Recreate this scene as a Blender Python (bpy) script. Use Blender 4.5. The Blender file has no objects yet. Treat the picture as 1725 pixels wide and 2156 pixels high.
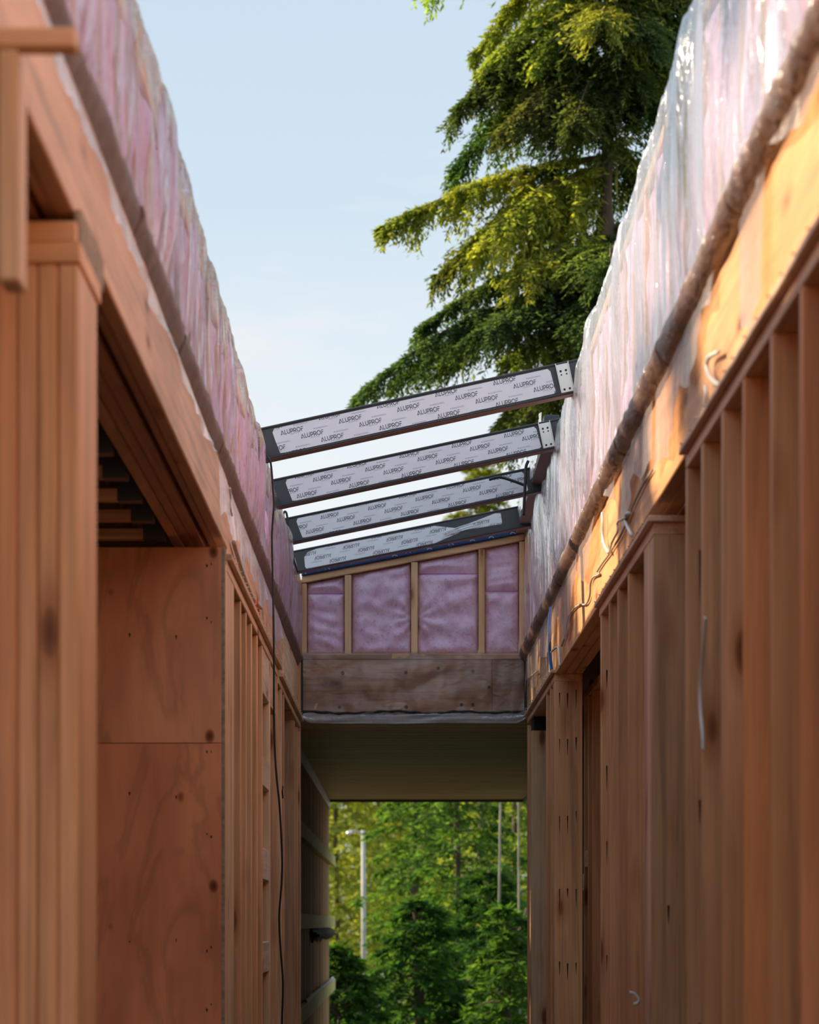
import bpy, math, random
import numpy as np
from mathutils import Vector, Matrix

C = bpy.context.scene.collection
sc = bpy.context.scene
rnd = random.Random(7)
PI = math.pi

# ------------------------------------------------------------------ camera
F, CX, CY, EYE = 5600.0, 838.0, 1945.0, 1.0        # focal length in px of the 1725x2156 frame, vanishing point, eye height
XR, XL = 0.783, -0.591                              # faces of the corridor walls
cam_d = bpy.data.cameras.new('camera'); cam = bpy.data.objects.new('camera', cam_d); C.objects.link(cam)
cam.location = (0, 0, EYE); cam.rotation_euler = (PI/2, 0, 0)
cam_d.sensor_fit = 'HORIZONTAL'; cam_d.sensor_width = 36.0
cam_d.lens = F/1725*36.0
cam_d.shift_x = (862.5-CX)/1725; cam_d.shift_y = (CY-1078)/1725
cam_d.clip_start = 0.1; cam_d.clip_end = 500
cam_d.dof.use_dof = True; cam_d.dof.focus_distance = 12.8; cam_d.dof.aperture_fstop = 6.2
sc.camera = cam

# ------------------------------------------------------------------ sky, sun, exposure
sc.view_settings.view_transform = 'Standard'; sc.view_settings.look = 'None'
sc.view_settings.exposure = 0.0; sc.view_settings.gamma = 1.0; sc.view_settings.use_curve_mapping = False
w = bpy.data.worlds.new('world'); sc.world = w; w.use_nodes = True
nt = w.node_tree; nt.nodes.clear()
def N(nt, t, **kw):
    n = nt.nodes.new(t)
    for k, v in kw.items():
        if k in n.inputs: n.inputs[k].default_value = v
        else: setattr(n, k, v)
    return n
tc = N(nt, 'ShaderNodeTexCoord'); sep = N(nt, 'ShaderNodeSeparateXYZ'); nt.links.new(tc.outputs['Generated'], sep.inputs[0])
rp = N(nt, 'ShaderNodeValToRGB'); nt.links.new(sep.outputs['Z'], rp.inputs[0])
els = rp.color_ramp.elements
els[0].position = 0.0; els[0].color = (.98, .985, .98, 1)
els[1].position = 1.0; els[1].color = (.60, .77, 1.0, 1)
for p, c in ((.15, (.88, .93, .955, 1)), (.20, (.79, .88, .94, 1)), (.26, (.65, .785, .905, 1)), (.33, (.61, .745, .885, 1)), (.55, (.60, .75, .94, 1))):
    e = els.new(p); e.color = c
mp = N(nt, 'ShaderNodeMapping'); mp.inputs['Scale'].default_value = (5, 5, 22); nt.links.new(tc.outputs['Generated'], mp.inputs[0])
cn = N(nt, 'ShaderNodeTexNoise', Scale=1.6, Detail=7.0, Roughness=.62); nt.links.new(mp.outputs[0], cn.inputs['Vector'])
cr = N(nt, 'ShaderNodeValToRGB'); nt.links.new(cn.outputs[0], cr.inputs[0])
cr.color_ramp.elements[0].position = .50; cr.color_ramp.elements[0].color = (0, 0, 0, 1)
cr.color_ramp.elements[1].position = .72; cr.color_ramp.elements[1].color = (.75, .75, .75, 1)
cb = N(nt, 'ShaderNodeValToRGB'); nt.links.new(sep.outputs['Z'], cb.inputs[0])      # thin clouds lie low in the sky
cb.color_ramp.elements[0].position = .25; cb.color_ramp.elements[0].color = (1, 1, 1, 1)
cb.color_ramp.elements[1].position = .30; cb.color_ramp.elements[1].color = (.05, .05, .05, 1)
cm = N(nt, 'ShaderNodeMath', operation='MULTIPLY'); nt.links.new(cr.outputs[0], cm.inputs[0]); nt.links.new(cb.outputs[0], cm.inputs[1])
mx = N(nt, 'ShaderNodeMixRGB'); mx.inputs[2].default_value = (.90, .905, .92, 1)
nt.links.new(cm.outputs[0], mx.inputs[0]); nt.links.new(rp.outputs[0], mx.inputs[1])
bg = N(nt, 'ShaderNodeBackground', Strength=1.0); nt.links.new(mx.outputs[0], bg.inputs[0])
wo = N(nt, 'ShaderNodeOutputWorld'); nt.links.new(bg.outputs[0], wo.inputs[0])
sun_d = bpy.data.lights.new('sun', 'SUN'); sun = bpy.data.objects.new('sun', sun_d); C.objects.link(sun)
sun_d.energy = 8.0; sun_d.angle = .012; sun_d.color = (1.0, .82, .58)
sun.rotation_euler = Vector((-1, .38, .60)).to_track_quat('Z', 'Y').to_euler()

# ------------------------------------------------------------------ materials
M = {}
def mat(name):
    m = bpy.data.materials.new(name); m.use_nodes = True; m.node_tree.nodes.clear(); M[name] = m
    t = m.node_tree; out = N(t, 'ShaderNodeOutputMaterial')
    return m, t, out
def ramp(t, src, stops, interp='LINEAR'):
    r = N(t, 'ShaderNodeValToRGB'); t.links.new(src, r.inputs[0]); e = r.color_ramp.elements
    r.color_ramp.interpolation = interp
    e[0].position, e[1].position = stops[0][0], stops[-1][0]
    def cc(c): return (c, c, c, 1) if not isinstance(c, tuple) else (*c, 1)
    e[0].color, e[1].color = cc(stops[0][1]), cc(stops[-1][1])
    for p, c in stops[1:-1]:
        k = e.new(p); k.color = cc(c)
    return r.outputs[0]
def mul(t, a, b, fac=1.0, mode='MULTIPLY'):
    x = N(t, 'ShaderNodeMixRGB', blend_type=mode); x.inputs[0].default_value = fac
    for k, v in ((1, a), (2, b)):
        if isinstance(v, tuple): x.inputs[k].default_value = (*v, 1)
        else: t.links.new(v, x.inputs[k])
    return x.outputs[0]
def wood(name, axis, rough=.48, knots=1.0, grain=1.0):
    m, t, out = mat(name)
    tc = N(t, 'ShaderNodeTexCoord'); oi = N(t, 'ShaderNodeObjectInfo')
    off = N(t, 'ShaderNodeVectorMath', operation='SCALE'); off.inputs[0].default_value = (37, 53, 71); t.links.new(oi.outputs['Random'], off.inputs['Scale'])
    ad = N(t, 'ShaderNodeVectorMath', operation='ADD'); t.links.new(tc.outputs['Object'], ad.inputs[0]); t.links.new(off.outputs[0], ad.inputs[1])
    def mapped(al, ac):
        mp = N(t, 'ShaderNodeMapping'); s = [ac, ac, ac]; s['xyz'.index(axis)] = al
        mp.inputs['Scale'].default_value = s; t.links.new(ad.outputs[0], mp.inputs[0]); return mp.outputs[0]
    g1 = N(t, 'ShaderNodeTexNoise', Scale=1.0, Detail=5.0, Roughness=.6, Distortion=.6); t.links.new(mapped(.9, 26), g1.inputs['Vector'])
    g2 = N(t, 'ShaderNodeTexNoise', Scale=1.0, Detail=3.0); t.links.new(mapped(1.3, 5), g2.inputs['Vector'])
    g3 = N(t, 'ShaderNodeTexNoise', Scale=1.0, Detail=4.0); t.links.new(mapped(4, 140), g3.inputs['Vector'])
    vo = N(t, 'ShaderNodeTexVoronoi', Scale=1.0); t.links.new(mapped(2.1, 6.5), vo.inputs['Vector'])
    c = mul(t, oi.outputs['Color'], ramp(t, g1.outputs[0], ((.30, 1-.36*grain), (.5, 1.0), (.70, 1.10))))
    c = mul(t, c, ramp(t, g2.outputs[0], ((.3, (.80, .74, .68)), (.65, (1.08, 1.06, 1.04)))))
    c = mul(t, c, ramp(t, g3.outputs[0], ((.35, .90), (.6, 1.03))))
    if knots:
        k = ramp(t, vo.outputs['Distance'], ((.06, (.28, .17, .10)), (.10, (.5, .34, .24)), (.13, (.80, .70, .6)), (.26, (1, 1, 1))))
        c = mul(t, c, k, knots)
    b = N(t, 'ShaderNodeBsdfPrincipled', Roughness=rough); t.links.new(c, b.inputs['Base Color'])
    b.inputs['Specular IOR Level'].default_value = .5
    bp = N(t, 'ShaderNodeBump', Strength=.18, Distance=.004); t.links.new(g1.outputs[0], bp.inputs['Height']); t.links.new(bp.outputs[0], b.inputs['Normal'])
    t.links.new(b.outputs[0], out.inputs[0])
    return m
for a in 'xyz': wood('wood_'+a, a)
wood('wood_dull', 'z', rough=.85)
M['wood_dull'].node_tree.nodes['Principled BSDF'].inputs['Specular IOR Level'].default_value = .06
def plywood():
    m, t, out = mat('plywood')
    tc = N(t, 'ShaderNodeTexCoord'); oi = N(t, 'ShaderNodeObjectInfo')
    mp = N(t, 'ShaderNodeMapping'); mp.inputs['Scale'].default_value = (3.2, 3.2, .8); t.links.new(tc.outputs['Object'], mp.inputs[0])
    n0 = N(t, 'ShaderNodeTexNoise', Scale=1.2, Detail=5.0, Roughness=.55, Distortion=.9); t.links.new(mp.outputs[0], n0.inputs['Vector'])
    wv = N(t, 'ShaderNodeMath', operation='MULTIPLY'); wv.inputs[1].default_value = 34; t.links.new(n0.outputs[0], wv.inputs[0])
    sn = N(t, 'ShaderNodeMath', operation='SINE'); t.links.new(wv.outputs[0], sn.inputs[0])
    c = mul(t, oi.outputs['Color'], ramp(t, sn.outputs[0], ((0, 1.04), (.6, .99), (1, .86))))
    n1 = N(t, 'ShaderNodeTexNoise', Scale=2.2, Detail=4.0); t.links.new(mp.outputs[0], n1.inputs['Vector'])
    c = mul(t, c, ramp(t, n1.outputs[0], ((.3, (.78, .70, .66)), (.7, (1.12, 1.1, 1.05)))))
    vo = N(t, 'ShaderNodeTexVoronoi', Scale=1.0)
    mp2 = N(t, 'ShaderNodeMapping'); mp2.inputs['Scale'].default_value = (6.5, 6.5, 4.5); t.links.new(tc.outputs['Object'], mp2.inputs[0]); t.links.new(mp2.outputs[0], vo.inputs['Vector'])
    c = mul(t, c, ramp(t, vo.outputs['Distance'], ((.05, (.22, .12, .08)), (.09, (.5, .36, .28)), (.13, (1, 1, 1)))))
    b = N(t, 'ShaderNodeBsdfPrincipled', Roughness=.6); t.links.new(c, b.inputs['Base Color']); b.inputs['Specular IOR Level'].default_value = .25
    t.links.new(b.outputs[0], out.inputs[0])
plywood()
def plain(name, col, rough=.5, metal=0.0, noise=0.0, scale=20.0, spec=.5, bump=0.0):
    m, t, out = mat(name)
    b = N(t, 'ShaderNodeBsdfPrincipled', Roughness=rough, Metallic=metal); b.inputs['Specular IOR Level'].default_value = spec
    b.inputs['Base Color'].default_value = (*col, 1)
    if noise or bump:
        tc = N(t, 'ShaderNodeTexCoord'); n = N(t, 'ShaderNodeTexNoise', Scale=scale, Detail=5.0); t.links.new(tc.outputs['Object'], n.inputs['Vector'])
        if noise: t.links.new(mul(t, col, ramp(t, n.outputs[0], ((.3, 1-noise), (.7, 1+noise*.5)))), b.inputs['Base Color'])
        if bump:
            bp = N(t, 'ShaderNodeBump', Strength=bump, Distance=.01); t.links.new(n.outputs[0], bp.inputs['Height']); t.links.new(bp.outputs[0], b.inputs['Normal'])
    t.links.new(b.outputs[0], out.inputs[0]); return m
def insulation():
    m, t, out = mat('insulation')
    tc = N(t, 'ShaderNodeTexCoord')
    n = N(t, 'ShaderNodeTexNoise', Scale=9.0, Detail=8.0, Roughness=.7, Distortion=.5); t.links.new(tc.outputs['Object'], n.inputs['Vector'])
    n2 = N(t, 'ShaderNodeTexNoise', Scale=60.0, Detail=4.0); t.links.new(tc.outputs['Object'], n2.inputs['Vector'])
    c = ramp(t, n.outputs[0], ((.30, (.74, .46, .66)), (.48, (.91, .65, .88)), (.72, (.95, .82, .95))))
    c = mul(t, c, ramp(t, n2.outputs[0], ((.28, (.72, .66, .68)), (.42, (1, 1, 1)))))
    b = N(t, 'ShaderNodeBsdfPrincipled', Roughness=.95); t.links.new(c, b.inputs['Base Color']); b.inputs['Specular IOR Level'].default_value = .1
    bp = N(t, 'ShaderNodeBump', Strength=.6, Distance=.02); t.links.new(n.outputs[0], bp.inputs['Height']); t.links.new(bp.outputs[0], b.inputs['Normal'])
    t.links.new(b.outputs[0], out.inputs[0])
insulation()
def film(name, milky, gloss_rough, bump, tint=(.97, .97, .98), stretch=(1, 14, 2.2), gl=.55):
    """clear polyethylene sheet: see-through, a little milky, mirror-like at grazing angles, creased"""
    m, t, out = mat(name)
    tc = N(t, 'ShaderNodeTexCoord'); mp = N(t, 'ShaderNodeMapping'); mp.inputs['Scale'].default_value = stretch; t.links.new(tc.outputs['Object'], mp.inputs[0])
    n = N(t, 'ShaderNodeTexNoise', Scale=2.0, Detail=5.0, Roughness=.55, Distortion=1.2); t.links.new(mp.outputs[0], n.inputs['Vector'])
    bp = N(t, 'ShaderNodeBump', Strength=bump, Distance=.03); t.links.new(n.outputs[0], bp.inputs['Height'])
    tr = N(t, 'ShaderNodeBsdfTransparent'); tr.inputs[0].default_value = (*tint, 1)
    df = N(t, 'ShaderNodeBsdfDiffuse'); df.inputs[0].default_value = (.86, .86, .88, 1); t.links.new(bp.outputs[0], df.inputs['Normal'])
    tl = N(t, 'ShaderNodeBsdfTranslucent'); tl.inputs[0].default_value = (.8, .8, .82, 1)
    dm = N(t, 'ShaderNodeMixShader'); dm.inputs[0].default_value = .35; t.links.new(df.outputs[0], dm.inputs[1]); t.links.new(tl.outputs[0], dm.inputs[2])
    gs = N(t, 'ShaderNodeBsdfGlossy', Roughness=gloss_rough); gs.inputs[0].default_value = (1, 1, 1, 1); t.links.new(bp.outputs[0], gs.inputs['Normal'])
    m1 = N(t, 'ShaderNodeMixShader'); m1.inputs[0].default_value = milky; t.links.new(tr.outputs[0], m1.inputs[1]); t.links.new(dm.outputs[0], m1.inputs[2])
    fr = N(t, 'ShaderNodeFresnel', IOR=1.45); t.links.new(bp.outputs[0], fr.inputs['Normal'])
    fm = N(t, 'ShaderNodeMath', operation='MULTIPLY'); fm.inputs[1].default_value = gl; fm.use_clamp = True; t.links.new(fr.outputs[0], fm.inputs[0])
    m2 = N(t, 'ShaderNodeMixShader'); t.links.new(fm.outputs[0], m2.inputs[0]); t.links.new(m1.outputs[0], m2.inputs[1]); t.links.new(gs.outputs[0], m2.inputs[2])
    t.links.new(m2.outputs[0], out.inputs[0])
film('film', .06, .06, .9, gl=.95, stretch=(1, 7, 1.2))
film('film_right', .20, .13, .8, gl=.62, stretch=(1, 7, 1.2), tint=(.98, .96, .97))
film('film_flat', .17, .12, .8, tint=(.88, .88, .92), stretch=(4, 1, 7), gl=1.0)
film('film_loose', .05, .09, .5, gl=.7)
film('film_loose_right', .22, .14, .5, gl=.7)
film('film_flap', .55, .18, .5, tint=(.6, .66, .76), stretch=(6, 1, 6))
film('film_wrap', .0, .25, .7, tint=(.95, .92, .9), stretch=(20, 9, 20), gl=.22)
plain('roll_brown', (.20, .105, .065), .6, noise=.45, scale=14, spec=.25, bump=.35)
plain('aluminium_dark', (.045, .052, .060), .42, spec=.5)
plain('aluminium_reflect', (.16, .085, .07), .45)  # brown reflection put into the colour of the undersides
plain('protective_film', (.82, .85, .91), .35, noise=.05, scale=6)
plain('print_blue', (.035, .045, .12), .6)
plain('print_grey', (.33, .36, .46), .6)
plain('steel', (.74, .74, .70), .35, metal=.75)
plain('nail', (.72, .70, .66), .35, metal=.8)
plain('black_rubber', (.012, .012, .013), .45)
plain('blue_pipe', (.01, .15, .60), .35)
plain('blue_tape', (.02, .065, .20), .35, noise=.3, scale=30)
plain('white_cable', (.78, .76, .72), .5)
plain('grey_cable', (.42, .38, .33), .55)
plain('stain', (.035, .022, .016), .9)
plain('ink', (.02, .02, .02), .9)
plain('dark_void', (.012, .010, .010), .9)
plain('sealant', (.012, .013, .016), .5, bump=.6, scale=60)
plain('osb', (.20, .115, .055), .8, noise=.5, scale=30)
plain('ply_edge', (.40, .29, .20), .8, noise=.35, scale=60)
plain('pole_paint', (.46, .46, .41), .6, noise=.2, scale=5)
plain('stone', (.20, .17, .15), .85, noise=.5, scale=5, bump=.4)
plain('soil', (.10, .085, .04), .95, noise=.5, scale=.8)
plain('moss_wood', (.56, .55, .17), .8, noise=.25, scale=12)
plain('paper_scrap', (.42, .40, .38), .7, noise=.5, scale=40, bump=.6)
plain('orange_paint', (.85, .12, .06), .7)
def bark(name, col):
    m, t, out = mat(name); tc = N(t, 'ShaderNodeTexCoord'); mp = N(t, 'ShaderNodeMapping'); mp.inputs['Scale'].default_value = (9, 9, 1.6); t.links.new(tc.outputs['Object'], mp.inputs[0])
    n = N(t, 'ShaderNodeTexNoise', Scale=2.0, Detail=6.0); t.links.new(mp.outputs[0], n.inputs['Vector'])
    b = N(t, 'ShaderNodeBsdfPrincipled', Roughness=.9); t.links.new(mul(t, col, ramp(t, n.outputs[0], ((.3, .45), (.7, 1.25)))), b.inputs['Base Color']); t.links.new(b.outputs[0], out.inputs[0])
bark('bark', (.14, .10, .07)); bark('bark_pale', (.44, .42, .34))
def leaf(name):
    m, t, out = mat(name); oi = N(t, 'ShaderNodeObjectInfo'); ge = N(t, 'ShaderNodeNewGeometry')
    n = N(t, 'ShaderNodeTexNoise', Scale=2.4, Detail=3.0); t.links.new(ge.outputs['Position'], n.inputs['Vector'])
    c = mul(t, oi.outputs['Color'], ramp(t, n.outputs[0], ((.3, (.55, .62, .6)), (.5, (1, 1, 1)), (.7, (1.5, 1.3, 1.0)))))
    r = ramp(t, ge.outputs['Random Per Island'], ((0, .7), (1, 1.3)))
    c = mul(t, c, r)
    d = N(t, 'ShaderNodeBsdfDiffuse'); t.links.new(c, d.inputs[0])
    tl = N(t, 'ShaderNodeBsdfTranslucent'); t.links.new(mul(t, c, (1.7, 1.7, .55)), tl.inputs[0])
    ms = N(t, 'ShaderNodeMixShader'); ms.inputs[0].default_value = .52; t.links.new(d.outputs[0], ms.inputs[1]); t.links.new(tl.outputs[0], ms.inputs[2])
    t.links.new(ms.outputs[0], out.inputs[0])
leaf('leaf')

# ------------------------------------------------------------------ helpers
WL = {}                                     # world location of every object built here (none but the rafters turn)
def P(x, y, Y): return Vector(((x-CX)/F*Y, Y, EYE+(CY-y)/F*Y))
def YR(x, X=XR): return F*X/(x-CX)
def YL(x, X=XL): return F*-X/(CX-x)
def tag(o, label=None, cat=None, group=None, kind=None):
    for k, v in (('label', label), ('category', cat), ('group', group), ('kind', kind)):
        if v: o[k] = v
    return o
def empty(name, loc, **kw):
    o = bpy.data.objects.new(name, None); C.objects.link(o); o.location = loc; WL[o] = Vector(loc); o.empty_display_size = .1
    return tag(o, **kw)
def obj(name, verts, faces, m, parent=None, loc=None, col=None, smooth=False, **kw):
    """one mesh object; verts are world coordinates, loc the object's origin (middle of its box by default)"""
    v = np.asarray(verts, dtype=float)
    if loc is None: loc = (v.min(0)+v.max(0))/2
    loc = Vector(loc)
    me = bpy.data.meshes.new(name); me.from_pydata((v-np.array(loc)).tolist(), [], faces); me.update()
    if smooth: me.polygons.foreach_set('use_smooth', [True]*len(me.polygons))
    me.materials.append(M[m] if isinstance(m, str) else m)
    o = bpy.data.objects.new(name, me); C.objects.link(o); WL[o] = loc
    o.location = loc - (WL[parent] if parent else Vector((0, 0, 0)))
    if parent: o.parent = parent
    if col: o.color = (*col, 1)
    return tag(o, **kw)
def cbox(x0, x1, y0, y1, z0, z1, b=.003):
    """chamfered box, 24 verts 26 faces"""
    b = min(b, (x1-x0)*.3, (y1-y0)*.3, (z1-z0)*.3)
    vs, ix = [], {}
    for sx in (0, 1):
        for sy in (0, 1):
            for sz in (0, 1):
                c = ((x0, x1)[sx], (y0, y1)[sy], (z0, z1)[sz]); s = (1-2*sx, 1-2*sy, 1-2*sz)
                for ax in range(3):     # vertex lying on the face normal to ax
                    ix[(sx, sy, sz, ax)] = len(vs)
                    vs.append(tuple(c[k] + (0 if k == ax else s[k]*b) for k in range(3)))
    fs = []
    for ax in range(3):
        o1, o2 = [k for k in range(3) if k != ax]
        for s in (0, 1):
            q = []
            for a, bb in ((0, 0), (1, 0), (1, 1), (0, 1)):
                k = [0, 0, 0]; k[ax] = s; k[o1] = a; k[o2] = bb; q.append(ix[(*k, ax)])
            fs.append(q if (s == 1) == (ax != 1) else q[::-1])
        for a in (0, 1):
            for bb in (0, 1):           # edge along ax
                k0 = [0, 0, 0]; k0[o1] = a; k0[o2] = bb; k1 = list(k0); k1[ax] = 1
                q = [ix[(*k0, o1)], ix[(*k1, o1)], ix[(*k1, o2)], ix[(*k0, o2)]]
                fs.append(q)
    for sx in (0, 1):
        for sy in (0, 1):
            for sz in (0, 1): fs.append([ix[(sx, sy, sz, k)] for k in range(3)])
    return vs, fs
GAIN = 1.7
WOOD = (.72, .42, .20)
def lift(c):
    k = min(GAIN, .86/max(c)); return (c[0]*k, c[1]*k*.95, c[2]*k*.93)
def tint(c=WOOD, j=.10):
    k = 1+rnd.uniform(-j, j); h = rnd.uniform(-.05, .05)
    return (c[0]*k, c[1]*k*(1+h), c[2]*k*(1+2*h))
def board(name, parent, x, y, z, axis='z', col=None, m=None, b=.003, shear=0.0, shy=0.0, **kw):
    vs, fs = cbox(*sorted(x), *sorted(y), *sorted(z), b)
    if shear or shy:
        xc, yc = (x[0]+x[1])/2, (y[0]+y[1])/2
        vs = [(p[0], p[1], p[2]+shear*(p[0]-xc)+shy*(p[1]-yc)) for p in vs]
    o = obj(name, vs, fs, m or 'wood_'+axis, parent, col=lift(col or tint()), **kw)
    return o
class MB:
    def __init__(s): s.v, s.f = [], []
    def add(s, vs, fs):
        n = len(s.v); s.v += [tuple(p) for p in vs]; s.f += [[i+n for i in q] for q in fs]
    def box(s, *a, **k): s.add(*cbox(*a, **k))
    def tube(s, pts, r, n=8, cap=True):
        pts = [Vector(p) for p in pts]; rs = r if isinstance(r, (list, tuple)) else [r]*len(pts)
        vs, fs = [], []; up = None
        for i, p in enumerate(pts):
            d = (pts[min(i+1, len(pts)-1)]-pts[max(i-1, 0)]).normalized()
            if up is None:
                up = d.orthogonal().normalized()
            up = (up - d*up.dot(d)).normalized(); sd = d.cross(up)
            for k in range(n):
                a = 2*PI*k/n; vs.append(p+(up*math.cos(a)+sd*math.sin(a))*rs[i])
        for i in range(len(pts)-1):
            for k in range(n):
                fs.append([i*n+k, i*n+(k+1) % n, (i+1)*n+(k+1) % n, (i+1)*n+k])
        if cap: fs += [list(range(n))[::-1], [(len(pts)-1)*n+k for k in range(n)]]
        s.add(vs, fs)
    def obj(s, name, m, parent=None, **kw): return obj(name, s.v, s.f, m, parent, **kw)
def smooth_path(pts, n=6):
    pts = [Vector(p) for p in pts]; out = []
    for i in range(len(pts)-1):
        p0, p1, p2, p3 = pts[max(i-1, 0)], pts[i], pts[i+1], pts[min(i+2, len(pts)-1)]
        for k in range(n):
            t = k/n
            out.append(.5*((2*p1)+(p2-p0)*t+(2*p0-5*p1+4*p2-p3)*t*t+(3*p1-p0-3*p2+p3)*t**3))
    return out+[pts[-1]]
def cable(name, pts, r, m, label, cat='cable', parent=None, **kw):
    b = MB(); b.tube(smooth_path(pts), r, 8); return b.obj(name, m, parent, smooth=True, label=label, cat=cat, **kw)
class Waves:
    """cheap smooth 2-D noise: a sum of random sine waves"""
    def __init__(s, seed, n, kx, ky):
        g = np.random.default_rng(seed); s.k = g.normal(0, 1, (n, 2))*np.array([kx, ky]); s.p = g.uniform(0, 6.28, n); s.n = n
    def __call__(s, a, b): return sum(np.sin(s.k[i, 0]*a+s.k[i, 1]*b+s.p[i]) for i in range(s.n))/math.sqrt(s.n/2)
def grid(us, vs, fn):
    """fn(U, V) -> (n, 3) points over the grid"""
    U, V = np.meshgrid(us, vs, indexing='ij'); p = fn(U.ravel(), V.ravel()); nv = len(vs)
    f = [[i*nv+j, (i+1)*nv+j, (i+1)*nv+j+1, i*nv+j+1] for i in range(len(us)-1) for j in range(nv-1)]
    return p, f

# ------------------------------------------------------------------ floor and ground
fl = empty('floor', (0, 8, 0), kind='structure')
for i in range(12):
    for sx, (a, b_) in enumerate(((-4.2, -1.75), (-1.75, .69), (.69, 3.2))):
        board('plank', fl, (a+.002, b_-.002), (-2+i*1.53+.002, -2+(i+1)*1.53-.002), (-.02, 0), 'x', tint((.07, .05, .035), .1), m='plywood', b=.002)
board('porch_slab', fl, (-1.2, 2.4), (16.4, 22.0), (-.12, -.01), m='stone')
gx, gy = np.linspace(-40, 40, 41), np.linspace(-30, 130, 61)
hw = Waves(3, 10, .25, .25)
p, f = grid(gx, gy, lambda a, b: np.stack([a, b, -1.0+.25*hw(a, b)], 1))
obj('ground', p, f, 'soil', kind='structure', smooth=True)

# ------------------------------------------------------------------ right wall
wr = empty('wall_right', (XR, 10, 0), kind='structure')
RC = (.52, .295, .150)
def rstud(Y, parent=wr, x0=XR, d=.14, z=(.04, 2.234), col=None, th=.038, name='stud'):
    return board(name, parent, (x0, x0+d), (Y, Y+th), z, 'z', col or tint(RC, .13))
for x in (1866, 1800, 1742): rstud(YR(x), z=(.04, 2.236), col=tint((.56, .29, .135)))
for x, c in ((1690, (.55, .25, .11)), (1627, (.50, .25, .11)), (1568, (.56, .25, .10)), (1523, (.54, .30, .15)), (1480, (.50, .30, .16)), (1447, (.48, .29, .15))):
    rstud(YR(x), z=(.04, 2.236), col=tint(c, .04))
yj = YR(1377)
rstud(yj, col=(.42, .27, .15), z=(.04, 2.19))
for k in (1, 2, 4.2, 5.3, 6.6, 7.3): rstud(yj+.0385*k, col=tint((.55, .36, .24), .06), z=(.04, 2.19))
for x in (1324, 1302, 1284, 1266): rstud(YR(x), z=(.04, 2.19))
yp = YR(1168)
rstud(yp, col=(.50, .32, .165), z=(.04, 2.212))
for k in (1, 2, 3): rstud(yp+.0385*k, z=(.04, 2.212))
for x in (1159, 1151): rstud(YR(x), z=(.04, 2.212))
y3 = YR(1120)
rstud(y3, col=(.50, .37, .22), z=(.04, 2.13)); board('stud', wr, (XR, XR+.14), (y3+.04, y3+.30), (.04, 2.13), 'z')
rstud(YR(1111), z=(.04, 2.2), col=(.55, .32, .17)); rstud(16.05, z=(.04, 2.2), col=(.5, .29, .15))
board('gap_shade', wr, (XR+.012, XR+.13), (y3, y3+.3), (2.13, 2.245), m='dark_void')  # black block painting the shade of the open gap above the jamb
board('bottom_plate', wr, (XR, XR+.14), (3.0, YR(1443)), (0, .04), 'y'); board('bottom_plate', wr, (XR, XR+.14), (yj, YR(1264)), (0, .04), 'y'); board('bottom_plate', wr, (XR, XR+.14), (yp, 16.1), (0, .04), 'y')
# plates and the plywood nailing strip on top of them, one run per stretch of studs
nails = MB(); nsub = []
def run(y0, y1, zb):
    board('top_plate', wr, (XR, XR+.14), (y0, y1), (zb-.038, zb), 'y', tint((.52, .33, .20), .05))
    board('nailing_strip', wr, (XR-.019, XR+.10), (y0-.02, y1), (zb, zb+.019), 'y', (.47, .33, .23))
    n = int((y1-y0)/.19)
    for i in range(n+1):
        yy = y0+(y1-y0)*(i+.5)/(n+1)+rnd.uniform(-.03, .03)
        nails.tube([(XR-.026, yy, zb+.016), (XR-.018, yy, zb+.015)], .0026, 5)
run(3.0, YR(1444), 2.274); run(yj, YR(1262), 2.228); run(yp, 16.1, 2.25)
board('top_plate', wr, (XR+.001, XR+.139), (yp-.003, yp+.12), (2.2505, 2.288), 'y', (.45, .30, .17), b=.004)
nails.obj('nails', 'nail', wr, kind='stuff')
# rim beam over plates and openings: three plies deep
RIM = (.60, .33, .14)
ys = [3.0, 5.6, YR(1441)+.05, YR(1262), yp+.13, 16.2]
for i in range(5):
    zb = (2.295, 2.293, 2.285, 2.247, 2.27)[i]
    for k in range(3):
        board('rim_board', wr, (XR+.004+k*.0465, XR+.0485+k*.0465), (ys[i], ys[i+1]-.004), (zb+rnd.uniform(0, .004)*(k > 0), 2.605), 'y', tint(RIM if i < 4 else (.48, .33, .2), .08))
# nail stains on the post beside the wide opening
def stains(name, parent, Yf, cols, rows, Lz, seed):
    b = MB(); g = random.Random(seed)
    for cx in cols:
        for z in rows:
            zz = z+g.uniform(-.015, .015); l = Lz*g.uniform(.5, 1.2); wd = g.uniform(.002, .0042)
            vs = [(cx-wd, Yf-.0007, zz), (cx-wd*.5, Yf-.0007, zz-l*.6), (cx, Yf-.0007, zz-l), (cx+wd*.5, Yf-.0007, zz-l*.6), (cx+wd, Yf-.0007, zz), (cx, Yf-.0007, zz+wd*1.4)]
            vs += [(p[0], Yf+.0004, p[2]) for p in vs]
            b.add(vs, [[0, 1, 2, 3, 4, 5], [0, 6, 7, 1], [1, 7, 8, 2], [2, 8, 9, 3], [3, 9, 10, 4], [4, 10, 11, 5], [5, 11, 6, 0]])
    return b.obj(name, 'stain', parent, kind='stuff')
stains('nail_stains', wr, yp, (XR+.025, XR+.065, XR+.108), (2.16, 1.92, 1.55, 1.18, .80), .09, 3)
stains('nail_stains', wr, yj, (XR+.045,), (1.05, .60), .06, 5)
stains('nail_stains', wr, YR(1447), (XR+.035,), (2.0, 1.34, .73), .14, 6)
stains('nail_stains', wr, YR(1266), (XR+.022,), (1.98, 1.62, 1.33, .88), .12, 7)
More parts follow.
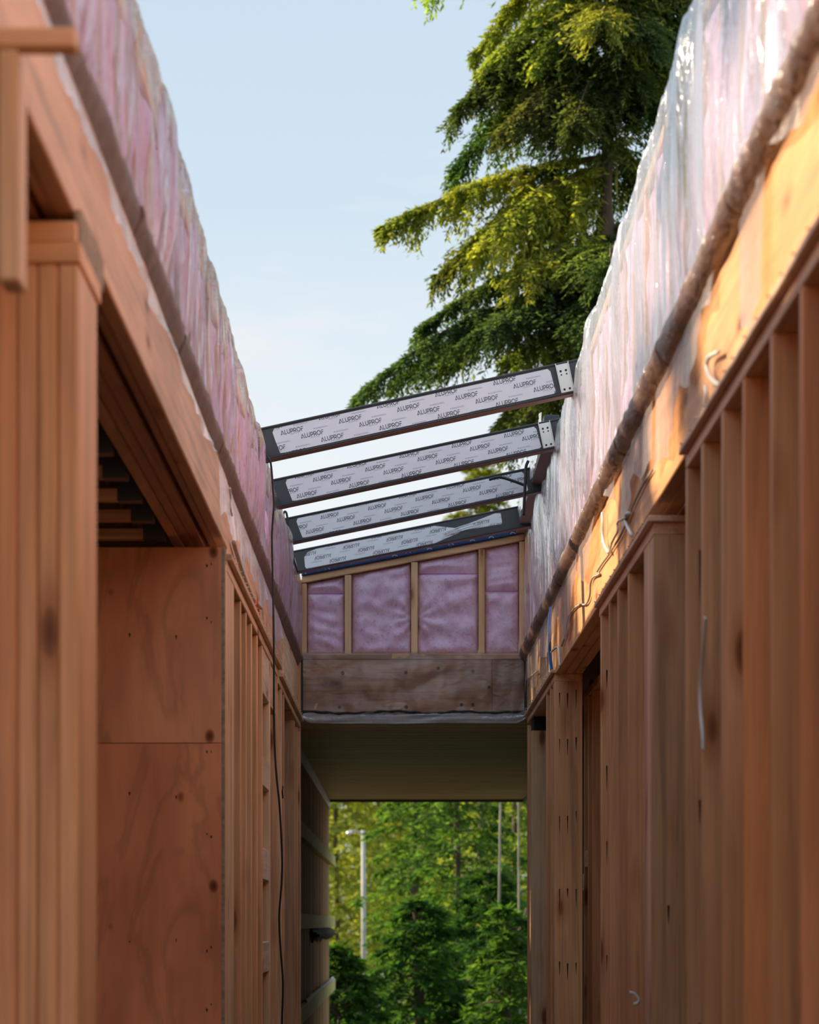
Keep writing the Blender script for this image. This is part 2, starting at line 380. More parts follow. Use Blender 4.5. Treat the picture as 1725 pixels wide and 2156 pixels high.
# small partition seen through the wide opening
wp = empty('wall_closet', (1.0, 13.6, 0), kind='structure')
for x in (1231, 1239, 1248):
    board('stud', wp, (1.0, 1.14), (YR(x, 1.0), YR(x, 1.0)+.038), (.04, 2.2), 'z', tint((.52, .35, .2), .06))
board('top_plate', wp, (1.0, 1.14), (12.6, 14.6), (2.2, 2.24), 'y'); board('bottom_plate', wp, (1.0, 1.14), (12.6, 14.6), (0, .04), 'y')
board('sheathing', wp, (1.145, 1.157), (10.4, 14.6), (0, 2.29), 'z', (.5, .36, .22), m='plywood')
for k, z in enumerate((1.30, 1.18)):
    board('block', wp, (1.002, 1.13), (YR((1239, 1231)[k], 1.0)+.04, YR((1239, 1231)[k], 1.0)+.36), (z, z+.09), 'y', (.5, .38, .24))
# back of the rooms on the right keeps the openings dark
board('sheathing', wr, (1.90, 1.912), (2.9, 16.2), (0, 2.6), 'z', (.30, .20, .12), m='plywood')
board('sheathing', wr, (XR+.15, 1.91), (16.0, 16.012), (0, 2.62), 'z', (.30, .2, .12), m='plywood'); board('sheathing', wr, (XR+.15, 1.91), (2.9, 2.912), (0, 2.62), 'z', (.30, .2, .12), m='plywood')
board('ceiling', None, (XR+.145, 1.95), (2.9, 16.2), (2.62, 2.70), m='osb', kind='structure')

# ------------------------------------------------------------------ left wall
wl = empty('wall_left', (XL, 10, 0), kind='structure')
LC = (.62, .36, .19)
y0, y1 = YL(165), YL(205)
for k, c in enumerate(((.70, .40, .21), (.64, .36, .18), (.68, .38, .20), (.66, .34, .17), (.62, .34, .17), (.6, .33, .17))):
    board('post_ply', wl, (XL-.038*(k+1)+.0008, XL-.038*k-.0008), (y0+rnd.uniform(0, .004), y1), (.04, 2.222), 'z', c, b=.004)
board('top_plate', wl, (XL-.26, XL+.004), (y0-.004, y1+.03), (2.222, 2.262), 'x', (.55, .30, .14))
board('top_plate', wl, (XL-.26, XL-.004), (y0+.0, y1+.06), (2.262, 2.30), 'x', (.46, .25, .12))
board('packer', wl, (XL-.012, XL+.002), (y0+.03, y1+.10), (2.262, 2.33), 'y', (.40, .24, .13), m='ply_edge')
# laminated beam over the wide opening: plies side by side
xh = -.603; yb = YL(475)
for k in range(5):
    x1 = xh-.0375*k
    gap = .012 if k == 1 else 0
    board('beam_ply', wl, (x1-.0365+gap, x1), (3.2, yb+.30), (2.325+.004*(k in (1, 3)), 2.60), 'y', tint(((.70, .42, .24), (.40, .22, .13), (.42, .23, .13), (.40, .23, .13), (.58, .33, .17))[k], .03), b=.004)
for i in range(9):
    yy = 5.6+i*.42
    board('spacer', wl, (xh-.0385, xh-.024), (yy, yy+.05), (2.327, 2.35), 'y')
for k in range(3): board('beam_ply', wl, (xh-.001-.0465*(k+1), xh-.0465*k-.003), (yb+.30, 16.2), (2.285 if k == 0 else 2.25, 2.60), 'y', tint((.50, .30, .17), .05))
# plywood bracing panel on the cross wall
wc = empty('wall_cross', (-1.6, yb, 0), kind='structure')
PX = XL-.014
board('panel', wc, (-2.6, PX), (yb, yb+.018), (1.6195, 2.291), 'z', (.66, .33, .18), m='plywood', b=.002)
board('panel', wc, (-2.6, PX), (yb, yb+.018), (.0, 1.6175), 'z', (.62, .27, .14), m='plywood', b=.002)
board('blocking', wc, (-2.5, PX-.02), (yb+.0185, yb+.056), (1.58, 1.66), 'x')
board('panel_edge', wc, (PX, PX+.012), (yb+.001, yb+.016), (0, 2.291), m='ply_edge', b=.001)
for k in range(4): board('stud', wc, (-2.55+k*.5, -2.51+k*.5), (yb+.02, yb+.16), (.04, 2.25), 'z')
board('top_plate', wc, (-2.6, XL-.04), (yb+.02, yb+.16), (2.25, 2.29), 'x')
stains('nail_stains', wc, yb, (-.655, -.64), (2.23, 2.05, 1.60, 1.3, .92, .72), .008, 11)
stains('nail_stains', wc, yb, (-.92, -1.05, -.76), (1.45, .95, 2.0), .012, 12)
# right-hand corner: flat boards flush with the wall, then the studs
yy = yb+.004
for wd, c in ((.14, (.70, .46, .27)), (.14, (.72, .47, .28)), (.19, (.69, .45, .27))):
    board('corner_board', wl, (XL-.038, XL), (yy, yy+wd-.002), (.04, 2.235), 'z', c); yy += wd
def lstud(Y, z=(.04, 2.215), d=.14, col=None, x=XL, th=.038): return board('stud', wl, (x-d, x), (Y, Y+th), z, 'z', col or tint(LC, .10))
for x in (507, 518.7, 530, 542, 552.5): lstud(YL(x))
yk = YL(568); lstud(yk, col=(.50, .36, .22)); lstud(yk+.04, col=(.56, .4, .26))
lstud(YL(584), col=(.46, .28, .16))
for k in range(3): lstud(YL(592)+.04*k, col=tint((.55, .36, .22), .05))
for k in range(2): lstud(YL(599)-.08+.04*k)
y5 = YL(620); lstud(y5, col=(.40, .25, .14), z=(.04, 2.16)); lstud(y5+.04, z=(.04, 2.16)); lstud(YL(627), z=(.04, 2.16)); lstud(16.07, z=(.04, 2.16), col=(.5, .28, .15))
board('end_post', wl, (XL-.14, XL-.0), (16.11, 16.2), (.0, 2.60), 'z', (.62, .37, .18))
for zb, zt in ((2.014, 2.212), (1.608, 1.74), (1.195, 1.335), (.781, .92), (.37, .51)):
    board('block', wl, (XL-.040, XL-.002), (YL(552.5)+.04, yk-.001), (zb, zt), 'y', (.46, .37, .30), b=.004)
hl = MB()
for z in (1.814, 1.488, 1.037, .55):
    hl.tube([(XL-.055, yk-.0008, z), (XL-.055, yk+.002, z)], .0075, 12)
hl.obj('drill_holes', 'dark_void', wl, kind='stuff')
stains('nail_stains', wl, y5, (XL-.075,), (2.06, 1.72, 1.55, 1.33), .22, 21)
# plates, nailing strip with nail points
ln = MB()
def lrun(y0, y1, zb, strip=(0, 1)):
    board('top_plate', wl, (XL-.14, XL+.002), (y0, y1), (zb-.038, zb), 'y', tint((.62, .42, .26), .05))
    s0, s1 = y0+(y1-y0)*strip[0], y0+(y1-y0)*strip[1]
    board('nailing_strip', wl, (XL-.10, XL+.020), (s0, s1), (zb, zb+.024), 'y', (.40, .26, .15))
    n = int((s1-s0)/.17)
    for i in range(n+1):
        q = s0+(s1-s0)*(i+.5)/(n+1)+rnd.uniform(-.03, .03); ln.tube([(XL+.028, q, zb+.020), (XL+.019, q, zb+.019)], .0026, 5)
lrun(yb+.06, YL(586), 2.253); lrun(YL(586.5), YL(600), 2.225, (.05, 1)); lrun(YL(600), 16.1, 2.222)
ln.obj('nails', 'nail', wl, kind='stuff')
board('header', wl, (XL-.13, XL-.005), (YL(571.5), YL(583)), (2.02, 2.215), 'y', (.50, .34, .21)); 
board('header', wl, (XL-.13, XL-.004), (YL(600), y5+.02), (2.225-.003, 2.50), 'y', (.52, .38, .25))
board('bottom_plate', wl, (XL-.14, XL), (yb, 13.9), (0, .04), 'y'); board('bottom_plate', wl, (XL-.14, XL), (y5, 16.1), (0, .04), 'y'); board('bottom_plate', wl, (XL-.26, XL), (y0, y1), (0, .04), 'y')
b = MB()
for dz, dx in ((0, 0),):
    s = [(XL+.0012, 13.60, 1.70), (XL+.0012, 13.52, 1.675), (XL+.0012, 13.60, 1.645)]
    b.tube(s, .006, 5)
b.obj('pen_mark', 'ink', wl)
# brace nailed across the near end
br = empty('timber_brace', (-.6, 3.9, 2.2), label='short pale timber brace nailed under the rolled sill at the top left', cat='timber brace')
YB = 3.9
board('upright', br, (P(-6, 0, YB).x, P(39, 0, YB).x), (YB, YB+.085), (P(0, 590, YB).z, 2.284), 'z', (.80, .52, .30), b=.004)
board('crosspiece', br, (-.80, P(160, 0, YB).x), (YB, YB+.04), (2.286, 2.316), 'x', (.78, .48, .26), b=.004)
# joisted ceiling over the room on the left
ce = empty('ceiling', (-2.3, 7, 2.32), kind='structure')
board('decking', ce, (-4.2, xh-.20), (3.6, 16.2), (2.62, 2.70), m='osb')
xi = xh-.19
for k in range(11):
    Y = 9.06-.417*k
    jo = empty('joist', (-2.4, Y, 2.31)); jo.parent = ce; jo.location -= WL[ce]
    board('flange', jo, (-4.1, xi-.006), (Y, Y+.06), (2.312, 2.348), 'x', (.52, .33, .18)); board('flange', jo, (-4.1, xi-.006), (Y, Y+.06), (2.58, 2.616), 'x', (.5, .33, .18))
    board('web', jo, (-4.1, xi-.10), (Y+.024, Y+.036), (2.348, 2.58), m='osb')
    board('hanger', jo, (xi-.075, xi-.002), (Y-.004, Y+.064), (2.309, 2.50), m='aluminium_dark', b=.001)
    hb = MB()
    for a in range(2):
        for c in range(2): hb.tube([(xi-.02-.03*a, Y-.008, 2.40+.035*c+.02*a), (xi-.02-.03*a, Y-.002, 2.40+.035*c+.02*a)], .004, 6)
    hb.obj('hanger_nails', 'nail', jo, kind='stuff')
for k in range(8):
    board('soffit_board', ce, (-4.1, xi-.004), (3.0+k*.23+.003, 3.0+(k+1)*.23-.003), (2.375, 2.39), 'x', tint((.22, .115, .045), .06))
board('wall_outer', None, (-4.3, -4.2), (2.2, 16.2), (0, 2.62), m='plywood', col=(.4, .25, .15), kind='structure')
board('wall_back_blocker', None, (-4.2, 3.2), (-2.5, -2.4), (0, 3.0), m='plywood', col=(.2, .12, .07), kind='structure')  # unseen wall behind the camera, added to keep low sky light out
board('wall_side', None, (1.95, 2.05), (-2.4, 16.2), (0, 2.6), m='plywood', col=(.4, .25, .15), kind='structure')  # unseen side wall, its near part added to cut low light as well
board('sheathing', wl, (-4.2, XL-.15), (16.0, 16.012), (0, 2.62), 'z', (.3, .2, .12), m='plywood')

# ------------------------------------------------------------------ insulated upper walls behind clear sheet
def upper_wall(side, X, zb, zt, name, seed):
    s = side                                              # +1 right wall, -1 left wall
    e = empty(name, (X, 10, zb), kind='structure')
    ya, yz, st = 2.6, 16.18, .406
    k = 0; y = ya
    while y < yz-.05:
        board('stud', e, (X+s*.012, X+s*.15), (y, y+.038), (zb+.04, zt-.06), 'z', tint((.70, .52, .34), .06))
        y1 = min(y+st, yz); n1 = Waves(seed*100+k, 9, 16, 12)
        def pad(a, b, y=y, y1=y1, n1=n1):
            ea = np.minimum(np.minimum(a-y-.038, y1-a), np.minimum(b-zb-.04, zt-.05-b)); puff = np.clip(ea/.05, 0, 1)**.5
            return np.stack([np.full_like(a, X)+s*(.05-.035*puff-.010*n1(a, b)*puff), a, b], 1)
        p, f = grid(np.linspace(y+.039, y1-.001, 13), np.linspace(zb+.041, zt-.062, 19), pad)
        obj('insulation_batt', p, f, 'insulation', e, smooth=True)
        y += st; k += 1
    board('top_plate', e, (X+s*.012, X+s*.15), (ya, yz), (zt-.06, zt-.015), 'y', (.62, .45, .28))
    board('sheathing', e, (X+s*.153, X+s*.168), (ya, yz), (zb-.02, zt-.02), m='osb')
    # the sheet: pleats that run up and down, gathered at staples
    n1, n2, n3, n4 = Waves(seed, 14, 9, .7), Waves(seed+1, 14, 24, 2.2), Waves(seed+2, 8, 3.0, 3.2), Waves(seed+5, 12, 95, 9)
    def sheet(a, b):
        t = np.clip((b-zb)/(zt-zb), 0, 1); env = np.sin(PI*np.clip(t*.97, 0, 1))**.8*.92+.08
        d = ((.024 if s > 0 else .018)*(np.abs(n1(a, b))-.6)+.011*(np.abs(n2(a, b))-.6)*(.4+.6*np.abs(n3(a, b)))+.0012*n4(a, b))*env+.007*n3(a, b)*env
        over = np.clip(b-zt, 0, None)                     # above zt the sheet laps over the plate
        return np.stack([X-s*(.012+np.clip(d, -.012, .034))+s*over*1.0, a, np.minimum(b, zt+.004*n1(a, b*0)+.003*n2(a, b*0))], 1)
    p, f = grid(np.linspace(ya, yz, 1300), np.r_[np.linspace(zb-.0, zt, 34), np.linspace(zt+.01, zt+.14, 6)], sheet)
    obj('clear_sheet', p, f, 'film_right' if s > 0 else 'film', e, smooth=True)
    return e
ur = upper_wall(1, XR+.012, 2.67, 3.445, 'wall_right', 31)
ul = upper_wall(-1, XL-.012, 2.61, 3.10, 'wall_left', 57)
# rolled brown sills under both sheets, in lengths, wrapped in sheet
def roll(side, prof, lengths, label, seed):
    g = random.Random(seed)
    out = []
    for i in range(len(lengths)-1):
        ya, yb_ = lengths[i], lengths[i+1]-.006
        nn = int((yb_-ya)/.035)+2; m = len(prof); n1 = Waves(seed*7+i, 10, 26, 3); n2 = Waves(seed*9+i, 8, 5, 2)
        vs = []; cxm = sum(q[0] for q in prof)/m; czm = sum(q[1] for q in prof)/m; k0 = 1+g.uniform(-.03, .05)
        for a in np.linspace(ya, yb_, nn):
            for j, (px, pz) in enumerate(prof):
                sc_ = k0*(1+.035*float(n1(a, j*1.3))+.03*float(n2(a, j)))
                vs.append((cxm+(px-cxm)*sc_, a, czm+(pz-czm)*sc_))
        fs = [[q*m+j, q*m+(j+1) % m, (q+1)*m+(j+1) % m, (q+1)*m+j] for q in range(nn-1) for j in range(m)] + [list(range(m))[::-1], [(nn-1)*m+j for j in range(m)]]
        o = obj('sill_roll', vs, fs, 'roll_brown', side, smooth=True)
        vs2 = [(cxm+(v[0]-cxm)*1.05, v[1], czm+(v[2]-czm)*1.05) for v in vs]
        obj('clear_wrap', vs2, [q for q in fs if len(q) == 4], 'film_wrap', o, smooth=True)
cr_ = [(.785+.047*math.cos(a), 2.645+.047*math.sin(a)) for a in np.linspace(0, 2*PI, 15)[:-1]]
roll(ur, cr_, [2.6, 4.3, 6.0, 7.6, 9.05, 10.9, 12.6, 14.2, 16.19], 'r', 3)
cl_ = [(-.584, 2.628), (-.583, 2.612), (-.588, 2.598), (-.600, 2.572), (-.612, 2.548), (-.622, 2.538), (-.66, 2.536), (-.67, 2.56), (-.67, 2.62), (-.62, 2.632)]
roll(ul, cl_, [2.6, 4.3, 6.05, 7.3, 8.9, 10.05, 13.9, 16.19], 'l', 4)
# loose sheet hanging below the rolls over the rim boards, torn along its lower edge
def hanging(parent, X, s, ya, yb_, zt, zlo, zvar, seed):
    m = 'film_loose_right' if s > 0 else 'film_loose'
    n1, n2 = Waves(seed, 9, 9, 2), Waves(seed+3, 9, 30, 4); te = Waves(seed+6, 10, 5, 0)
    def fn(a, b):
        low = zlo+zvar*te(a, a*0); z = zt+(low-zt)*b
        return np.stack([X-s*(.006+.006*b+.005*n1(a, z)*b+.003*n2(a, z)*b), a, z], 1)
    p, f = grid(np.linspace(ya, yb_, int((yb_-ya)*70)), np.linspace(0, 1, 9), fn)
    obj('loose_sheet', p, f, m, parent, smooth=True)
hanging(ur, XR-.002, 1, 3.0, 5.7, 2.64, 2.52, .03, 71); hanging(ur, XR-.002, 1, 5.6, 6.05, 2.64, 2.40, .05, 79); hanging(ur, XR-.002, 1, 6.5, 8.0, 2.64, 2.43, .06, 72); hanging(ur, XR-.002, 1, 8.1, 9.2, 2.64, 2.44, .06, 73); hanging(ur, XR-.002, 1, 9.5, 10.1, 2.64, 2.47, .05, 78); hanging(ur, XR-.002, 1, 10.4, 16.1, 2.64, 2.42, .05, 74)
hanging(ul, xh-.002, -1, 3.3, 9.0, 2.55, 2.512, .016, 75); hanging(ul, xh-.002, -1, 8.9, 13.6, 2.55, 2.41, .03, 76)

# ------------------------------------------------------------------ far wall over the end opening
YF = 16.23
wf = empty('wall_far', (.1, YF, 2.3), kind='structure')
sl = math.tan(math.radians(11.1))
def fx(x): return (x-CX)/F*YF
def fz(y): return EYE+(CY-y)/F*YF
xa, xb = fx(635), fx(1105); zl, zr_ = fz(1214), fz(1123); sl = (zr_-zl)/(xb-xa); zc = (zl+zr_)/2; xc = (xa+xb)/2
FC = (.66, .45, .26)
board('top_plate', wf, (xa, xb), (YF, YF+.14), (zc-.040, zc), 'x', FC, shear=sl)
board('bottom_plate', wf, (xa, xb), (YF-.004, YF+.14), (fz(1388), fz(1376)), 'x', (.62, .42, .25))
studs = [(635, 646), (726, 740), (866, 880), (1008, 1021), (1094, 1105)]
for i, (p0, p1) in enumerate(studs):
    X0, X1 = fx(p0), fx(p1); zt = zc-.041+sl*((X0+X1)/2-xc)-.004
    board('stud', wf, (X0, X1), (YF+.002, YF+.14), (fz(1376), zt), 'z', tint(FC, .06))
ff = []
for i in range(4):
    X0, X1 = fx(studs[i][1])+.002, fx(studs[i+1][0])-.002; z0 = fz(1376)
    seam = (fz(1248), None, fz(1206), fz(1243))[i]
    parts_ = [(z0, seam), (seam, None)] if seam else [(z0, None)]
    for j, (za, zb) in enumerate(parts_):
        n1 = Waves(900+i*10+j, 12, 11, 22); n2 = Waves(950+i*10+j, 10, 40, 45)
        def pad(a, t, za=za, zb=zb, n1=n1, n2=n2, X0=X0, X1=X1, i=i):
            top = zb if zb is not None else zc-.043+sl*(a-xc)
            z = za+(top-za)*t
            ea = np.minimum(np.minimum(a-X0, X1-a), np.minimum(z-za, top-z)); puff = np.clip(ea/.045, 0, 1)**.5
            d = .060-.042*puff-.008*n1(a, z)*puff-.004*n2(a, z)*puff
            cx0, cz0 = fx(873), fz(1300)                       # creases fan out from where the middle stud squeezes the batts
            if i in (1, 2):
                r = np.hypot(a-cx0, z-cz0); th = np.arctan2(z-cz0, np.abs(a-cx0))
                d = d+.012*np.exp(-r/.22)*np.cos(th*11)*np.clip(r/.05, 0, 1)
            return np.stack([a, YF+d, z], 1)
        p, f = grid(np.linspace(X0, X1, 34), np.linspace(0, 1, 40), pad)
        obj('insulation_batt', p, f, 'insulation', wf, smooth=True)
board('sheathing', wf, (xa, xb), (YF+.142, YF+.155), (fz(1388), zc), m='osb', shear=sl)
for a, c in ((XL-.20, xa-.001), (xb+.001, XR+.20)): board('corner_board', wf, (a, c), (16.19, YF+.14), (fz(1388), zc+sl*((a+c)/2-xc)), 'z', FC)
zh0, zh1 = fz(1501), fz(1389)
HC = (.62, .43, .28)
board('header', wf, (XL, fx(1036)-.001), (YF, YF+.045), (zh0, zh1), 'x', HC); board('header', wf, (fx(1036)+.001, XR), (YF, YF+.045), (zh0, zh1), 'x', (.42, .29, .185))
board('header', wf, (XL, XR), (YF+.05, YF+.155), (zh0, zh1), 'x', (.4, .27, .16))
kn = MB()
for x, y in ((722, 1417), (855, 1416), (923, 1407), (996, 1413), (972, 1484), (996, 1484), (856, 1489), (715, 1489), (1030, 1447)):
    q = (fx(x), fz(y)); kn.tube([(q[0], YF-.0012, q[1]), (q[0], YF+.001, q[1])], .011, 10)
kn.obj('knots', 'stain', wf, kind='stuff')
ns = Waves(401, 12, 12, 12); ns2 = Waves(402, 10, 30, 30)
def sheet(a, b): return np.stack([a, YF-.016-.012*(np.abs(ns(a, b))-.5)-.005*ns2(a, b), b], 1)
p, f = grid(np.linspace(XL+.002, XR-.002, 110), np.linspace(zh0-.004, fz(1372), 36), sheet); obj('clear_sheet', p, f, 'film_flat', wf, smooth=True)
nf = Waves(403, 10, 16, 4)
def flap(a, t):
    ed = np.clip(np.minimum(a-XL, XR-a)/.06, 0, 1)**.5
    zlo = fz(1523)+.0015*nf(a*.4, a*0); z = zh0-.002+(zlo-zh0)*t*(.25+.75*ed)
    return np.stack([a, YF-.014-.02*np.sin(t*PI*.5)-.0035*nf(a*.5, t*3), z], 1)
p, f = grid(np.linspace(XL+.004, XR-.004, 120), np.linspace(0, 1, 10), flap); obj('sheet_hem', p, f, 'film_flap', wf, smooth=True)
b = MB(); nn = Waves(404, 8, 40, 1)
xs = np.linspace(XL+.01, XR-.01, 160); b.tube([(x, YF-.018, zh0+.003+.004*float(nn(x, 0))) for x in xs], [.0055+.0022*abs(float(nn(x*2, 1))) for x in xs], 6)
b.obj('sealant_bead', 'sealant', wf, smooth=True)
b = MB(); b.box(XL, XL+.012, YF-.03, YF+.0, zh0-.03, zh1+.02); b.box(XR-.012, XR, YF-.03, YF, zh0-.03, zh1+.02); b.obj('sealant_bead', 'sealant', wf)
tp = empty('flashing_tape', (xc, YF-.02, zc), label='dark blue flashing tape along the raked plate under the furthest rafter', cat='tape')
b = MB(); vs, fs = cbox(xa, xb, YF-.022, YF+.10, zc+.001, zc+.030, .006); b.add([(q[0], q[1], q[2]+sl*(q[0]-xc)) for q in vs], fs); b.obj('tape_band', 'blue_tape', tp)
b = MB()
for x in (640, 690, 735, 785, 832, 860, 905, 950, 995, 1035, 1080):
    z = zc+.012+rnd.uniform(-.006, .008)+sl*(fx(x)-xc); q = [(fx(x)+.014*math.cos(a), YF-.0225, z+.008*math.sin(a)) for a in np.linspace(0, PI*1.1, 7)]; b.tube(q, .0018, 4)
b.obj('tape_print', 'protective_film', tp, kind='stuff')

# ------------------------------------------------------------------ porch beyond the opening
YP0, YP1, XS = 16.4, 27.0, -.70
po = empty('ceiling', (.2, 21, 2.27), kind='structure')
nb = 44
for k in range(nb):
    a, c = YP0+(YP1-YP0)*k/nb, YP0+(YP1-YP0)*(k+1)/nb
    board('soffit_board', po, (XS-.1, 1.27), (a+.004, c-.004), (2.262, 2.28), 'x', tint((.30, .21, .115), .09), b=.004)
board('decking', po, (XS-.2, 1.35), (YP0, YP1), (2.285, 2.60), m='osb')
board('fascia', po, (XS-.1, 1.30), (YP1, YP1+.03), (2.235, 2.6), m='aluminium_dark')
board('fascia', po, (1.27, 1.30), (YP0, YP1), (2.235, 2.6), m='aluminium_dark')
ws = empty('wall_porch', (XS, 21, 0), kind='structure')
wq = empty('wall_porch', (1.35, 21, 0), kind='structure')  # unseen right side, added so the soffit darkens towards the house
y = YP0
while y < 25:
    board('siding_board', wq, (1.35, 1.38), (y+.006, y+.29), (-.1, 2.26), 'z', tint((.17, .115, .055), .14), m='wood_dull'); y += .29
y = YP0
while y < YP1-.1:
    wd = rnd.uniform(.27, .33); board('siding_board', ws, (XS-.06, XS-rnd.uniform(0, .006)), (y+.03, y+wd), (-.1, 2.20), 'z', tint((.27, .19, .10), .14), m='wood_dull'); y += wd
board('backing', ws, (XS-.09, XS-.062), (YP0, YP1), (-.1, 2.26), m='osb')
board('top_trim', ws, (XS-.04, XS+.012), (YP0, YP1-.01), (2.16, 2.26), 'y', (.17, .125, .07))
for i, (zb, zt, lab) in enumerate(((1.60, 1.705, 'uppermost pale green-yellow batten nailed across the porch boards'), (.965, 1.07, 'middle pale green-yellow batten across the porch boards above a dark scrap'), (.31, .425, 'lowest pale batten across the porch boards with grit lying on top'))):
    board('batten', None, (XS+.001, XS+.045), (18.2, 27.9), (zb, zt), m='moss_wood', label=lab, cat='batten', group='battens on the porch boards')
sw = Waves(61, 8, 9, 9)
p, f = grid(np.linspace(19.5, 27.7, 60), np.linspace(0, 1, 5), lambda a, t: np.stack([XS+.004+.036*t, a, .427+.012*np.sin(PI*t)*(1.2+.5*np.abs(sw(a, t*4)))], 1))
obj('grit', p, f, 'paper_scrap', None, smooth=True, label='crumbly grey grit lying along the lowest batten', cat='debris', kind='stuff')
p, f = grid(np.linspace(21.3, 27.5, 26), np.linspace(0, 1, 12), lambda a, t: np.stack([XS+.003+.05*np.sin(PI*t)*(1+.3*sw(a, t*3)), a, .96-.10*t*(1+.15*sw(a, t))], 1))
obj('rubber_scrap', p, f, 'stain', None, smooth=True, label='dark crumpled scrap stuck under the middle batten', cat='scrap')

# ------------------------------------------------------------------ skylight rafters with printed protective film
def stroke(pts, w):
    """2-D polyline -> list of quads"""
    out = []
    for (x0, y0), (x1, y1) in zip(pts[:-1], pts[1:]):
        d = math.hypot(x1-x0, y1-y0)
        if d < 1e-6: continue
        ux, uy = (x1-x0)/d, (y1-y0)/d; nx, ny = -uy*w/2, ux*w/2; e = w*.42
        x0_, y0_, x1_, y1_ = x0-ux*e, y0-uy*e, x1+ux*e, y1+uy*e
        out.append([(x0_+nx, y0_+ny), (x0_-nx, y0_-ny), (x1_-nx, y1_-ny), (x1_+nx, y1_+ny)])
    return out
def arc(cx, cy, rx, ry, a0, a1, n=8): return [(cx+rx*math.cos(math.radians(a0+(a1-a0)*i/n)), cy+ry*math.sin(math.radians(a0+(a1-a0)*i/n))) for i in range(n+1)]
GL = {  # letter: (advance, strokes), cap height 1
 'A': (.98, [[(.05, 0), (.46, .95), (.87, 0)], [(.14, .12), (.40, .12)]]), 'L': (.62, [[(.08, 1), (.08, .05), (.55, .05)]]),
 'U': (.88, [[(.08, 1), (.08, .40)]+arc(.42, .38, .34, .34, 180, 360)+[(.76, .40), (.76, 1)]]),
 'P': (.76, [[(.08, 0), (.08, .95), (.40, .95)]+arc(.40, .66, .29, .29, 90, -90)+[(.08, .37)]]),
 'R': (.80, [[(.08, 0), (.08, .95), (.40, .95)]+arc(.40, .66, .29, .29, 90, -90)+[(.08, .37)], [(.42, .37), (.72, .02)]]),
 'O': (1.12, [arc(.54, .5, .48, .47, 0, 360, 16)]), 'F': (.62, [[(.08, 0), (.08, .62)], [(.08, .95), (.62, .95)], [(.08, .52), (.52, .52)]]),
 'M': (1.0, [[(.08, 0), (.08, 1), (.48, .3), (.88, 1), (.88, 0)]]), 'I': (.26, [[(.1, 0), (.1, 1)]]), 'N': (.86, [[(.08, 0), (.08, 1), (.74, 0), (.74, 1)]]),
 'S': (.68, [[(.58, .88), (.3, .97), (.1, .75), (.55, .3), (.35, .03), (.06, .12)]]), 'Y': (.74, [[(.04, 1), (.36, .5), (.68, 1)], [(.36, .5), (.36, 0)]]),
 'T': (.68, [[(.02, .95), (.66, .95)], [(.34, .95), (.34, 0)]]), 'E': (.62, [[(.55, .95), (.08, .95), (.08, .05), (.55, .05)], [(.08, .5), (.5, .5)]]), ' ': (.45, [])}
def text(s, h, w=.15, gap=.10):
    out, x = [], 0
    for ch in s:
        adv, st = GL[ch]
        for q in st: out += [[((a+x)*h, b*h) for a, b in quad] for quad in stroke(q, w)]
        x += adv+gap
    W = (x-gap)*h
    return [[(a-W/2, b) for a, b in q] for q in out], W
def clip(poly, conv):
    """clip a convex polygon by a counter-clockwise convex one"""
    for (x0, y0), (x1, y1) in zip(conv, conv[1:]+conv[:1]):
        if not poly: return []
        ins = lambda p: (x1-x0)*(p[1]-y0)-(y1-y0)*(p[0]-x0) >= 0
        out = []
        for a, b in zip(poly, poly[1:]+poly[:1]):
            ia, ib = ins(a), ins(b)
            if ia: out.append(a)
            if ia != ib:
                da = (x1-x0)*(a[1]-y0)-(y1-y0)*(a[0]-x0); db = (x1-x0)*(b[1]-y0)-(y1-y0)*(b[0]-x0); t = da/(da-db)
                out.append((a[0]+(b[0]-a[0])*t, a[1]+(b[1]-a[1])*t))
        poly = out
    return poly
def lattice(conv_list, size, flip, org, a_, b_):
    """logo rows clipped to the film: returns (logo polygons, small-print polygons) in u, v"""
    word, W = text('ALUPROF', size, .15); word = [[(p[0]*.85, p[1]) for p in q] for q in word]; sub, _ = text('ALUMINIUM SYSTEMS', size*.155, .16, .12)
    # two lines of small print, too small to read in the photograph: plain hair lines
    fine = []
    g = random.Random(5)
    for r in (0, 1):
        x = -size*1.45
        while x < size*1.45:
            l = size*g.uniform(.12, .4); fine.append([(x, -r*size*.17), (x+l, -r*size*.17), (x+l, -r*size*.17+size*.075), (x, -r*size*.17+size*.075)]); x += l+size*.06
    fine.append([(-size*1.85, -size*.14), (-size*1.62, -size*.14), (-size*1.62, size*.10), (-size*1.85, size*.10)])
    big, small = [], []
    sg = -1 if flip else 1
    for i in range(-14, 30):
        for j in range(-16, 17):
            for srcs, dx, dy, dst in ((word, 0, 0, big), (sub, size*.55, -size*.34, small), (fine, a_[0]*.5, a_[1]*.5, small)):
                ox, oy = org[0]+i*a_[0]+j*b_[0], org[1]+i*a_[1]+j*b_[1]
                if oy < -.12 or oy > .26: continue
                for q in srcs:
                    qq = [(ox+sg*(p[0]+dx), oy+sg*(p[1]+dy)) for p in q]
                    for cv in conv_list:
                        c = clip(qq, cv)
                        if len(c) > 2: dst.append(c)
    return big, small
PROF = [(0, -.002), (.030, -.002), (.032, 0), (.032, .004), (.024, .009), (.024, .128), (.030, .134), (.030, .139), (.012, .143), (-.055, .143), (-.055, -.002)]  # (towards the camera, up)
def extr(b, prof, u0, u1):
    n = len(prof); vs = [(u0, -q[0], q[1]) for q in prof]+[(u1, -q[0], q[1]) for q in prof]
    fs = [[k, k+n, (k+1) % n+n, (k+1) % n] for k in range(n)]+[list(range(n)), [k+n for k in range(n)][::-1]]
    b.add(vs, fs)
